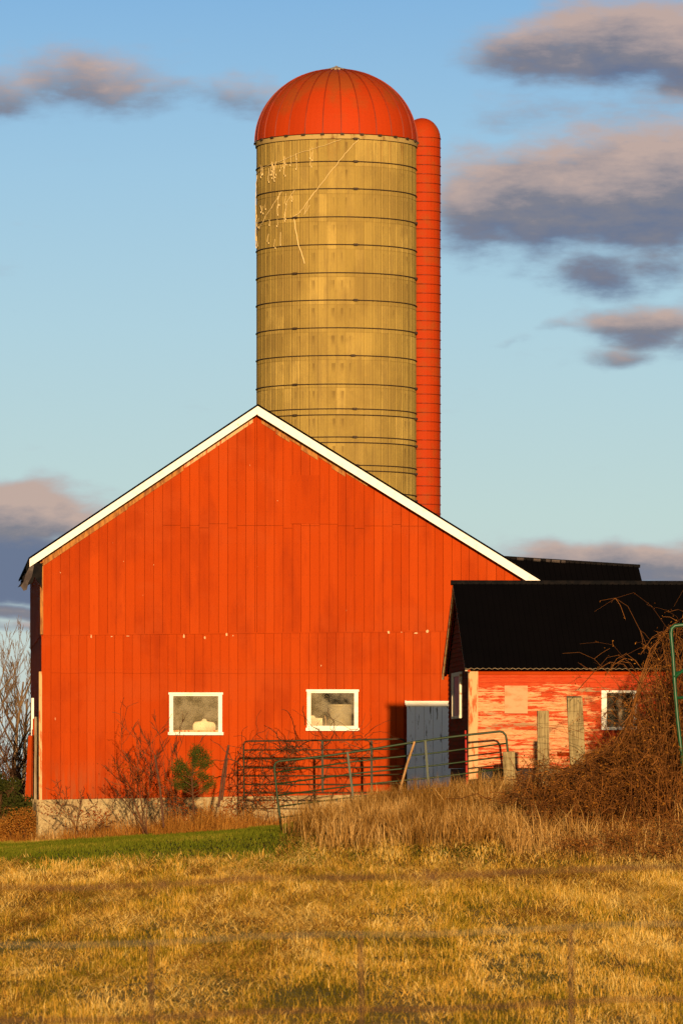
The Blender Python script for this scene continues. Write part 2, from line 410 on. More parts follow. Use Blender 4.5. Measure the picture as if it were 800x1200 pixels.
def field():
    n = 500000
    # more blades nearer the lens
    q = nrng.uniform(0, 1, n); Y = (math.sqrt(28)+q*(math.sqrt(110)-math.sqrt(28)))**2
    X = nrng.uniform(-1, 1, n)*.077*Y
    clump = fbm(X*3.0, Y*.45, 21); patch = fbm(X*.95, Y*.055, 33); mid = fbm(X*2.3, Y*.15, 44)
    keep = nrng.uniform(0, 1, n) < np.clip(.45+1.3*(clump-.3), .34, 1)
    keep &= ~((nrng.uniform(0, 1, n) < sstep(98.0, 106.0, Y+2.4*(fbm(X*1.7, Y*.3, 61)-.5)*2)) & (X < -.8+.5*np.sin(Y)))
    X, Y, clump, patch, mid = X[keep], Y[keep], clump[keep], patch[keep], mid[keep]; n = len(X)
    H = (.014+.055*clump+.028*nrng.uniform(0, 1, n))*(1+1.2*nrng.uniform(0, 1, n)**7)*(1+.8*sstep(45, 80, Y)-.25*sstep(98, 106, Y))
    lean = np.clip(nrng.normal(.55, .30, n)+.45*sstep(.48, .60, mid), .02, .98)
    Wd = (.0036+.0036*nrng.uniform(0, 1, n))*(Y/36)**.85
    tint = .57+(patch-.5)*1.1+(mid-.5)*1.2+(clump-.5)*.9-.12*(1-sstep(38, 55, Y))+nrng.normal(0, .31, n)+.10*sstep(60, 100, Y)
    tag(blades('field_grass', X, Y, H, Wd, lean, tint, M['field']), 'gold and green stubble grass covering the near field', 'grass', kind='stuff')
    # matted straw lying in swaths
    n = 130000
    Y = (math.sqrt(34)+nrng.uniform(0, 1, n)**.7*(math.sqrt(109)-math.sqrt(34)))**2; X = nrng.uniform(-1, 1, n)*.077*Y
    m2 = fbm(X*1.3, Y*.08, 52)+.12*sstep(62, 92, Y)
    k = nrng.uniform(0, 1, n) < sstep(.46, .60, m2)
    k &= ~((nrng.uniform(0, 1, n) < sstep(97.5, 105.0, Y)) & (X < -1.2))
    X, Y = X[k], Y[k]; n = len(X)
    H = nrng.uniform(.05, .26, n)*(.6+.6*sstep(40, 90, Y)); lean = np.clip(nrng.normal(.93, .06, n), .6, .995)
    tint = fbm(X*2.0, Y*.2, 71)*1.5-.42+nrng.normal(0, .24, n)
    tag(blades('matted_straw', X, Y, H, (.006+.004*nrng.uniform(0, 1, n))*(Y/50)**.7, lean, tint, M['straw'], lift=nrng.uniform(0, .06, n)),
        'flattened straw lying in brown swaths across the field', 'straw', kind='stuff')
    # lawn strip below the barn
    n = 140000
    Y = nrng.uniform(93, 133, n); X = nrng.uniform(-13, 5, n)
    k = nrng.uniform(0, 1, n) < sstep(93.5, 103.5, Y+6*(fbm(X*1.3, Y*.3, 5)-.5))*np.where(Y < 106, np.where(X < -.3, 1, .25), 1)
    X, Y = X[k], Y[k]; n = len(X)
    tint = fbm(X*.7, Y*.5, 81)*1.2-.25+nrng.normal(0, .15, n)+.55*sstep(128, 132, Y)
    tag(blades('lawn_grass', X, Y, nrng.uniform(.04, .10, n), np.full(n, .016), np.clip(nrng.normal(.4, .2, n), 0, .9), tint, M['lawn']),
        'short green lawn grass between the barn and the field', 'grass', kind='stuff')
    # tall dry grass
    n = 62000
    X = nrng.uniform(-1.6, 8.5, n); Y = nrng.uniform(103.2, 112.0, n)
    edge = -1.15+.55*fbm(Y*.8, Y*0, 6)+ .10*(108-Y)
    dens = fbm(X*1.3, Y*.9, 91)
    k = (X > edge) & (nrng.uniform(0, 1, n) < np.clip((X-edge)*.9, .12, 1)*np.clip(.2+1.4*(dens-.25), .1, 1))
    k &= (Y > 104.6+.9*np.sin(X*1.7)) | (nrng.uniform(0, 1, n) < .3)
    X, Y, dens = X[k], Y[k], dens[k]; n = len(X)
    lump = fbm(X*.9, Y*.55, 123); H = (.12+.62*lump+.30*dens+.26*nrng.uniform(0, 1, n)**2)*(.62+.38*sstep(104, 107.5, Y))*np.interp(X, [-1.6, -.6, .3, 8.5], [.8, .95, 1.0, 1.0])
    H = H*(1-.22*sstep(110, 112, Y))
    tint = .45+(fbm(X*1.1, Y*1.0, 97)-.5)*1.5+nrng.normal(0, .30, n)
    tag(blades('tall_dry_grass', X, Y, H, nrng.uniform(.007, .017, n), np.clip(nrng.normal(.36, .22, n), .02, .9), tint, M['tall']),
        'tall dead tan grass standing in front of the shed and gates', 'tall grass', kind='stuff')
field()

def weeds(name, label, x0, x1, Y0, Y1, n, h0, h1, material, prof=None, wd=(.006, .014)):
    X = nrng.uniform(x0, x1, n); Y = nrng.uniform(Y0, Y1, n)
    c = fbm(X*2.5, Y*2.5, 13)
    hh = (h0+(h1-h0)*np.clip(2.2*(c-.28), 0, 1.3))*nrng.uniform(.25, 1.15, n)
    hh = hh*(.25+.75*sstep(Y0, Y0+(Y1-Y0)*.55, Y+1.6*(fbm(X*1.4, Y*.6, 17)-.5)))
    if prof is not None: hh = hh*np.interp((X-x0)/(x1-x0), *prof)
    o = blades(name, X, Y, hh, nrng.uniform(*wd, n), np.clip(nrng.normal(.35, .2, n), .02, .9), c*1.3-.15+nrng.normal(0, .2, n), material)
    return tag(o, label, 'weeds', kind='stuff')

# ------------------------------------------------------------------ BARN
BF = Frame(50, 133.0, 4.3, .1)
def barn():
    root = empty('barn', (BF.O.x, BF.O.y, BF.zb), BF.a)
    tag(root, 'large red board barn with white gable trim and two square windows', 'barn')
    D = 14.0
    sR = 12.15
    # roof line in (s,z) measured on the front, top edge of trim
    tf = -.36
    e0 = BF.local(35, 654.5, tf); pk = BF.local(302, 475, tf); e1 = BF.local(636, 681.5, tf)
    def roofz(s):
        if s <= pk[0]: return pk[1]+(s-pk[0])*(pk[1]-e0[1])/(pk[0]-e0[0])
        return pk[1]+(s-pk[0])*(e1[1]-pk[1])/(e1[0]-pk[0])
    def zbot(s): return 1.046+.016*s
    def wall_top(s): return roofz(s)-.17
    seam = lambda s: BF.z(50, 743.5)+.012*s
    w1 = (*BF.local(201, 858), *BF.local(257.5, 814)); w2 = (*BF.local(362, 853), *BF.local(416.5, 810.5))
    dr = (BF.s(476), 0.2, BF.s(548), BF.z(500, 823))
    holes = [(w1[0], w1[2], w1[1], w1[3]), (w2[0], w2[2], w2[1], w2[3]), (dr[0], dr[2], dr[1], dr[3])]
    wallmb = MB()
    def board(a, b, z0a, z0b, z1a, z1b, t0, t1, rnd, mi=0):
        cuts = sorted({a, b, *[h for H in holes for h in H[:2] if a < h < b]})
        for i in range(len(cuts)-1):
            c0, c1 = cuts[i], cuts[i+1]; mid = (c0+c1)/2
            f0 = (c0-a)/(b-a); f1 = (c1-a)/(b-a)
            A0, B0 = z0a+(z0b-z0a)*f0, z0a+(z0b-z0a)*f1; A1, B1 = z1a+(z1b-z1a)*f0, z1a+(z1b-z1a)*f1
            spans = [(A0, B0, A1, B1)]
            for H in holes:
                if H[0]-1e-6 <= mid <= H[1]+1e-6:
                    ns = []
                    for (p0, q0, p1, q1) in spans:
                        if p1 <= H[2] or p0 >= H[3]: ns.append((p0, q0, p1, q1)); continue
                        if p0 < H[2]: ns.append((p0, q0, H[2], H[2]))
                        if p1 > H[3]: ns.append((H[3], H[3], p1, q1))
                    spans = ns
            for (p0, q0, p1, q1) in spans:
                wallmb.panel(c0, c1, p0, p1, q1, t0, t1, mi, rnd, q0)
    # lower boards
    s = 0.0
    while s < sR:
        w = rng.uniform(.195, .235); b = min(s+w, sR); rr = rng.random()
        j = rng.uniform(-.012, .012)
        dz = rng.choice([0, 0, 0, rng.uniform(-.03, .02)])
        t = -.022+rng.uniform(-.003, .003)
        zt = min(seam(s), wall_top(s)); zt2 = min(seam(b), wall_top(b))
        zm = BF.z(50, 789)+rng.choice([0, 0, 0, .01])
        if zt > zm+.5 and s > 0.1:
            board(s+.0045, b-.0045, zbot(s)+dz, zbot(b)+dz, zm-.002, zm-.002, t, t+.02, rr)
            board(s+.0045, b-.0045, zm+.002, zm+.002, zt+j, zt2+j, t+rng.uniform(-.001, .001), t+.02, min(1, max(0, rr+rng.uniform(-.15, .15))))
        else:
            board(s+.0045, b-.0045, zbot(s)+dz, zbot(b)+dz, zt+j, zt2+j, t, t+.02, rr)
        s = b
    # upper boards, set out over the lower ones
    s = 0.0
    z2 = BF.z(300, 616)
    while s < sR:
        w = rng.uniform(.20, .24); b = min(s+w, sR)
        if s < pk[0] < b: b = pk[0]
        rr = rng.random(); t = -.048+rng.uniform(-.003, .003)
        za, zb_ = seam(s)-.03, seam(b)-.03
        ta, tb = wall_top(s), wall_top(b)
        if min(ta, tb) > za+.02:
            px = 50+s*48.3
            if min(ta, tb) > z2+.2 and 180 < px < 500:
                j = rng.choice([0, 0, 0, .04, -.06])
                board(s+.0045, b-.0045, za, zb_, z2-.003+j, z2-.003+j, t, t+.02, rr)
                board(s+.0045, b-.0045, z2+.003+j, z2+.003+j, ta, tb, t+rng.uniform(-.002, .002), t+.02, min(1, max(0, rr+rng.uniform(-.25, .25))))
            else:
                board(s+.0045, b-.0045, za, zb_, ta, tb, t, t+.02, rr)
        s = b
    # repair patch of newer boards
    a, zt = BF.local(340, 557); b_, zq = BF.local(374, 614)
    n = 5
    for i in range(n):
        q0 = a+(b_-a)*i/n; q1 = a+(b_-a)*(i+1)/n
        board(q0+.005, q1-.005, zq, zq, zt, zt, -.062, -.052, .1+.1*rng.random())
    # sheathing behind the gaps (in strips between the holes)
    hs = sorted(holes)
    edges = [0.0]+[e for H in hs for e in H[:2]]+[sR]
    def col(c0, c1, zlo, zhi_fn):
        steps = max(1, int((c1-c0)/.5))
        for i in range(steps):
            q0 = c0+(c1-c0)*i/steps; q1 = c0+(c1-c0)*(i+1)/steps
            if q0 < pk[0] < q1:
                wallmb.panel(q0, pk[0], zlo, zhi_fn(q0), zhi_fn(pk[0]), 0, .05, 1); wallmb.panel(pk[0], q1, zlo, zhi_fn(pk[0]), zhi_fn(q1), 0, .05, 1)
            else: wallmb.panel(q0, q1, zlo, zhi_fn(q0), zhi_fn(q1), 0, .05, 1)
    for i in range(len(edges)-1):
        c0, c1 = edges[i], edges[i+1]
        H = [h for h in hs if abs(h[0]-c0) < 1e-6 and abs(h[1]-c1) < 1e-6]
        if not H: col(c0, c1, 1.1, wall_top)
        else:
            h = H[0]
            if h[2] > 1.1: col(c0, c1, 1.1, lambda s, h=h: h[2])
            col(c0, c1, h[3], wall_top)
    # flakes of bare wood at the board joint
    for (px, py, w, hgt) in [(107, 746, 1.6, 5), (215.5, 745.5, 2.2, 4.5), (240, 747.5, 2, 4), (265.5, 743.5, 2.5, 4), (273, 745, 1.2, 2), (131, 746, 2.5, 1.2), (150, 745.5, 5, .8),
                             (65, 842, 1.2, 4), (455, 741, 3, 4), (500, 740, 4, 4.5), (487, 742, 5, 2), (470, 741, 2, 1.6), (376, 780, 1.2, 2.2), (145, 658, .8, 1.2), (180, 662, .8, 1), (71, 671, .8, 2), (325, 587, 1, 1.4)]:
        s0, z0 = BF.local(px-w/2, py+hgt/2); s1, z1 = BF.local(px+w/2, py-hgt/2)
        pts = []
        for k in range(7):
            an = 2*math.pi*k/7; rr = rng.uniform(.7, 1.1)
            pts.append(((s0+s1)/2+(s1-s0)/2*rr*math.cos(an), (z0+z1)/2+(z1-z0)/2*rr*math.sin(an)))
        wallmb.prism(pts, -.058, -.03, 2)
    wallmb.build('front_wall', [M['red'], M['gapdark'], M['cream']], root)
    # other walls
    side = MB(); t = .06
    zt = lambda: e0[1]-.02
    while t < D:
        b = min(t+rng.uniform(.2, .24), D); rr = rng.random()
        z1 = wall_top(0)-.02
        sm = BF.z(50, 745)+rng.uniform(-.02, .02)
        side.box(-.022, 0, t+.005, b-.005, 1.05, sm, 0, rr)
        side.box(-.035, 0, t+.005, b-.005, sm+.004, z1, 0, rng.random())
        t = b
    side.box(.001, .05, .06, D, 1.05, wall_top(0)-.02, 1)
    side.build('side_wall', [M['red'], M['gapdark']], root)
    oth = MB()
    oth.panel(0, pk[0], 0, wall_top(0), wall_top(pk[0]), D, D+.1); oth.panel(pk[0], sR, 0, wall_top(pk[0]), wall_top(sR), D, D+.1)
    oth.build('rear_wall', M['red'], root)
    oth = MB(); oth.box(sR-.05, sR, .06, D, 0, wall_top(sR)-.02); oth.build('side_wall', M['red'], root)
    # floor inside so nothing glows
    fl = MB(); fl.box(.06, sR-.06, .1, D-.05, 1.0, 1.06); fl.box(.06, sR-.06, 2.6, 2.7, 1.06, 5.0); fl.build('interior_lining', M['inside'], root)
    # foundation of parged stone
    fd = MB(); N = 150; rows = 9; zb0 = -.7
    def fz(s, r): return zb0+(zbot(s)-.004-zb0)*r/rows
    grid = []
    for i in range(N+1):
        s = -.10+(sR+.1)*i/N
        for r in range(rows+1):
            z = fz(max(s, 0), r); t = -.02-.055*float(fbm(s*2.3+9, z*3.1+4, 5))-.05*float(fbm(s*7+3, z*8, 6, 2))-(.06*(1-r/rows))
            grid.append((s, t, z))
    fs = []
    for i in range(N):
        for r in range(rows):
            a = i*(rows+1)+r; fs.append((a, a+rows+1, a+rows+2, a+1))
    fd.add(grid, fs)
    fd.box(-.02, sR, .0, .3, zb0, 1.0)
    for i in range(28):     # side of the foundation
        t0 = .0+i*.5; fd.box(-.10-.03*rng.random(), .0, t0, t0+.5, zb0, 1.045-.01*rng.random())
    fd.build('foundation', M['stone'], root)
    # roof slabs
    rf = MB()
    def slab(a, b, th, t0, t1, mi=0):
        rf.add([(a[0], t0, a[1]), (b[0], t0, b[1]), (b[0], t1, b[1]), (a[0], t1, a[1]), (a[0], t0, a[1]-th), (b[0], t0, b[1]-th), (b[0], t1, b[1]-th), (a[0], t1, a[1]-th)],
               [(0,1,2,3),(7,6,5,4),(4,5,1,0),(5,6,2,1),(6,7,3,2),(7,4,0,3)], mi)
    up = .035
    slab((e0[0]-.02, e0[1]+up-.01), (pk[0], pk[1]+up), .05, tf-.03, D+.4)
    slab((pk[0], pk[1]+up), (e1[0]+.02, e1[1]+up-.01), .05, tf-.03, D+.4)
    roof = rf.build('roof', M['blackroof'], root)
    sf = MB(); rf = sf
    slab((e0[0]+.03, e0[1]-.02), (pk[0], pk[1]-.02), .08, tf+.03, D+.3); slab((pk[0], pk[1]-.02), (e1[0]-.03, e1[1]-.02), .08, tf+.03, D+.3)
    sf.build('roof_deck', M['inside'], root)
    # rake boards
    for nm, a, b in (('l', e0, pk), ('r', pk, e1)):
        rk = MB(); h = .205 if nm == 'l' else .235
        rk.prism([(a[0], a[1]-h), (b[0], b[1]-h), (b[0], b[1]-.016), (a[0], a[1]-.016)], tf-.01, tf+.025)
        rk.build('rake_board', M['rake'], root)
    # inner exposed boards under the rake
    ib = MB()
    def strip(s0, s1, d0, d1, mi, t0=-.075, t1=-.055):
        ib.prism([(s0, roofz(s0)-d1), (s1, roofz(s1)-d1), (s1, roofz(s1)-d0), (s0, roofz(s0)-d0)], t0, t1, mi)
    strip(.0, BF.s(150), .2, .39, 0); strip(BF.s(150)+.01, BF.s(215), .2, .36, 0); strip(BF.s(216), BF.s(296), .2, .33, 1)
    for (p0, p1, d) in [(306, 322, .38), (323, 339, .42), (339.5, 352, .36), (352.5, 372, .43), (373, 388, .35), (388.5, 404, .42), (405, 430, .33)]:
        strip(BF.s(p0), BF.s(p1), .2, d-.03, 0)
    ib.build('gable_edging', [M['bare'], M['cornerwood']], root)
    # corner boards
    cb = MB(); cb.box(-.055, .02, -.075, -.05, seam(0)+.0, wall_top(0)-.12, 0); cb.box(-.085, -.01, -.055, -.03, 1.0, BF.z(50, 787), 1); cb.box(-.01, .09, -.050, -.023, 1.03, seam(0)-.05, 2)
    cb.build('corner_board', [M['bare'], M['cornerwood'], M['red']], root)
    # loose planks on the left side
    for (p0, y0, p1, y1, t, wd, mm) in [(39.5, 818, 39, 867, 9.5, .10, 'rake'), (43.8, 840, 43.2, 948, 4.2, .13, 'greywood'), (37.5, 862, 33, 940, 9.0, .17, 'red'), (41, 842, 40, 945, 7.5, .10, 'red')]:
        a = BF.local(p0, y0, t); b = BF.local(p1, y1, t); pl = MB()
        pl.prism([(b[0]-wd/2, b[1]), (b[0]+wd/2, b[1]), (a[0]+wd/2, a[1]), (a[0]-wd/2, a[1])], t, t+.03)
        pl.build('loose_plank', M[mm], root)
    # torn roofing flap at the left eave
    fp = MB()
    out = [(33.5, 655), (40, 656), (45, 660), (50, 660), (49.5, 688), (46.5, 684), (43.5, 680), (41, 676), (38.5, 683), (33, 686), (31, 684), (28, 686), (21, 688.5), (25, 683), (27.5, 682), (26.5, 676), (29, 673.5), (31.5, 671), (30.5, 666), (32.2, 661)]
    fp.prism([BF.local(p, y, -.3) for p, y in reversed(out)], -.31, -.295)
    fp.build('torn_roofing', M['tar'], root)
    fp = MB(); out = [(36.5, 661), (40, 663), (38.5, 672), (37, 677), (33.5, 683), (32, 691), (28, 692.5), (24.5, 687), (28, 682), (30, 674)]
    fp.prism([BF.local(p, y, -.33) for p, y in reversed(out)], -.345, -.33); fp.build('torn_roofing', M['roofgrey'], root)
    # windows
    for wi, (s0, z0, s1, z1) in enumerate((w1, w2)):
        fr = MB(); k = .085; t0, t1 = -.085, .03
        g0 = .012
        fr.box(s0-k+.03, s0+.04, t0, t1, z0-.0, z1); fr.box(s1-.04, s1+k-.03, t0, t1, z0, z1)
        fr.box(s0-k+.01, s1+k-.01, t0-.01, t1, z1, z1+.05); fr.box(s0-k+.0, s1+k-.0, t0-.03, t1, z0-.07, z0)
        f = fr.build('window', M['cream' if wi == 9 else 'trim'], root)
        sl = MB(); sl.box(s0+.04, s1-.04, t0+.02, t1, z0+.0, z0+.05); sl.build('sash_rail', M['cornerwood' if wi == 0 else 'trim'], f); sl = MB(); sl.box(s0+.04, s1-.04, t0+.02, t1, z1-.035, z1-.001); sl.build('sash_rail', M['trim'], f)
        pn = MB(); pn.box(s0+.04, s1-.04, -.028, -.024, z0+.05, z1-.035); pn.build('pane', M['glass'], f)
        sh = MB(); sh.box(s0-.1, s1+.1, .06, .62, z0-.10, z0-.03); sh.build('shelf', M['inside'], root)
    # door
    d = MB(); x0 = dr[0]+.0; zz0 = .75; n = 7; wdt = (dr[2]-dr[0])/n
    for i in range(n):
        d.box(x0+i*wdt+.004, x0+(i+1)*wdt-.004, -.075+rng.uniform(-.004, .004), -.03, zz0, dr[3]-.10, 0, rng.random())
    d.box(x0, dr[2], -.03, .02, zz0, dr[3]-.10, 1)
    d.box(x0-.05, x0-.005, -.05, .02, zz0, dr[3]-.03, 1)
    dd = d.build('door', [M['door'], M['gapdark']], root)
    h = MB(); h.box(x0-.02, dr[2], -.10, -.02, dr[3]-.10, dr[3]+.03); h.box(x0-.045, x0-.02, -.12, -.02, dr[3]-.06, dr[3]+.04); h.build('door_header', M['trim'], root)
    hd = MB(); hd.tube([(x0+.14, -.10, 2.2), (x0+.14, -.13, 2.25), (x0+.14, -.13, 2.4), (x0+.14, -.10, 2.45)], .012, 6); hd.build('handle', M['iron'], dd)
    return w1, w2

def f_glass():
    m = bpy.data.materials.new('dusty_glass'); m.use_nodes = True; nt = m.node_tree; nt.nodes.clear(); g = G(nt)
    o = g.obj(); n = g.noise(o, 3, 5, .6)
    tr = g.n('ShaderNodeBsdfTransparent'); gl = g.n('ShaderNodeBsdfGlossy'); gl.inputs['Roughness'].default_value = .05; df = g.n('ShaderNodeBsdfDiffuse')
    g.put(df.inputs[0], (.42, .36, .24)); g.put(gl.inputs[0], (.8, .8, .8))
    a = g.n('ShaderNodeMixShader'); g.put(a.inputs[0], g.ss(n, .36, .66, .02, .22)); nt.links.new(tr.outputs[0], a.inputs[1]); nt.links.new(df.outputs[0], a.inputs[2])
    b = g.n('ShaderNodeMixShader'); b.inputs[0].default_value = .03; nt.links.new(a.outputs[0], b.inputs[1]); nt.links.new(gl.outputs[0], b.inputs[2])
    ou = g.n('ShaderNodeOutputMaterial'); nt.links.new(b.outputs[0], ou.inputs[0])
    return m
M['glass'] = f_glass()
bw1, bw2 = barn()

def at_barn(px, py, t):
    s, z = BF.local(px, py, t); p = BF.O+BF.u*s+BF.v*t
    return Vector((p.x, p.y, z+BF.zb))
# things on the shelves behind the two windows
def jug():
    c = at_barn(239.5, 857, .3); zb = bw1[1]-.03+BF.zb
    mb = MB(); w = .27; h = .30
    prof = []
    pts = [(-w, 0), (w, 0), (w+.01, h*.7), (w-.04, h*.92), (.06, h), (.05, h+.06), (-.05, h+.06), (-.06, h), (-w+.04, h*.95), (-w-.01, h*.7)]
    mb.prism([(p[0], p[1]) for p in pts], -.09, .09)
    o = mb.build('plastic_jug', M['jug']); o.location = (c.x, c.y, zb)
    bv = o.modifiers.new('b', 'BEVEL'); bv.width = .03; bv.segments = 3
    tag(o, 'cream plastic jug standing behind the left window', 'jug')
jug()
def drum():
    c = at_barn(398.5, 852, .38); zb = bw2[1]-.03+BF.zb
    root = empty('bucket', (c.x, c.y, zb)); tag(root, 'beige round bucket behind the right window', 'bucket')
    mb = MB(); r = .29; h = .60
    mb.lathe([(.0, 0), (r*.94, 0), (r*.96, .05), (r, h*.8), (r, h-.05)], 0, 0, 32); mb.build('body', M['drum'], root, smooth=True)
    mb = MB(); mb.lathe([(r+.004, h-.06), (r+.015, h-.05), (r+.015, h), (r-.02, h+.01), (.0, h+.01)], 0, 0, 32); mb.build('lid', M['drum'], root)
    c = at_barn(371, 852, .3)
    mb = MB(); mb.box(-.14, .14, -.1, .1, 0, .27); mb.prism([(-.14, .27), (-.02, .27), (-.06, .33), (-.17, .33)], -.1, .1)
    o = mb.build('carton', M['jug']); o.location = (c.x, c.y, zb); tag(o, 'small open carton beside the bucket in the right window', 'carton')
    mb = MB(); c = at_barn(381, 851, .22)
    mb.tube([(0, 0, 0), (.02, 0, .2), (-.01, 0, .33)], [.02, .012, .012], 6); mb.tube([(.04, .02, 0), (.09, .0, .26)], .009, 5)
    o = mb.build('tool_handle', M['stick']); o.location = (c.x, c.y, zb); tag(o, 'wooden tool handles leaning between carton and bucket in the window', 'tool')
drum()

# ------------------------------------------------------------------ WING behind
def wing():
    A = W(585, 653.5, 141); B = W(747.5, 664, 141.3)
    c = tz(5, 140)
    root = empty('barn_wing', (A.x, A.y, c)); tag(root, 'black roofed wing sticking out behind the barn on the right', 'barn')
    L = lambda p: Vector((p.x-A.x, p.y-A.y, p.z-c))
    ax = (B-A); ax.z = 0; ax.normalize(); nv = Vector((ax.y, -ax.x, 0))
    half = 3.2; drop = 2.4
    rf = MB()
    for s in (1, -1):
        n2 = nv*s*half
        a, b = L(A), L(B)
        a2 = a+n2-Vector((0, 0, drop)); b2 = b+n2-Vector((0, 0, drop))+ax*.12
        th = Vector((0, 0, -.06))
        N = 26
        for i in range(N):      # standing seams
            f0 = i/N; p = a.lerp(b, f0); q = a2.lerp(b2, f0); rf.tube([p+Vector((0, 0, .02)), q+Vector((0, 0, .02))], .018, 4)
        rf.add([a, b, b2, a2, a+th, b+th, b2+th, a2+th], [(0,1,2,3),(7,6,5,4),(4,5,1,0),(5,6,2,1),(6,7,3,2),(7,4,0,3)])
    rf.build('roof', M['blackroof'], root)
    rc = MB(); a, b = L(A), L(B); rc.tube([a+Vector((0, 0, .01)), b+Vector((0, 0, .01))+ax*.04], .045, 6)
    r = rc.build('ridge_cap', M['tar'], root)
    for (f0, f1) in [(.12, .17), (.24, .29), (.33, .36), (.37, .43), (.44, .47)]:
        pm = MB(); p = a.lerp(b, f0)+nv*.09+Vector((0, 0, .0)); q = a.lerp(b, f1)+nv*.09
        pm.tube([p, q], .035, 5); pm.build('worn_shingle', M['roofgrey'], r)
    wl = MB()
    for s in (1, -1):
        n2 = nv*s*(half-.2); z1 = -drop
        a2 = a+n2+Vector((0, 0, z1)); b2 = b+n2+Vector((0, 0, z1))-ax*.15
        g0 = Vector((a2.x, a2.y, -.6)); g1 = Vector((b2.x, b2.y, -.6)); k = nv*s*.1
        wl = MB(); wl.hexa([g0, g1, g1+k, g0+k, a2, b2, b2+k, a2+k]); wl.build('side_wall', M['red'], root)
    gb = MB(); e = b-ax*.15; n1 = nv*(half-.2)
    p = [e+n1+Vector((0, 0, -drop-2)), e-n1+Vector((0, 0, -drop-2)), e-n1+Vector((0, 0, -drop)), e+Vector((0, 0, -.12)), e+n1+Vector((0, 0, -drop))]
    p[0].z = p[1].z = -.6
    n = 5; vs = p+[q-ax*.1 for q in p]
    gb.add(vs, [tuple(range(n)), tuple(range(2*n-1, n-1, -1))]+[(i, i+n, (i+1) % n+n, (i+1) % n) for i in range(n)])
    gb.build('gable_wall', M['red'], root)
wing()

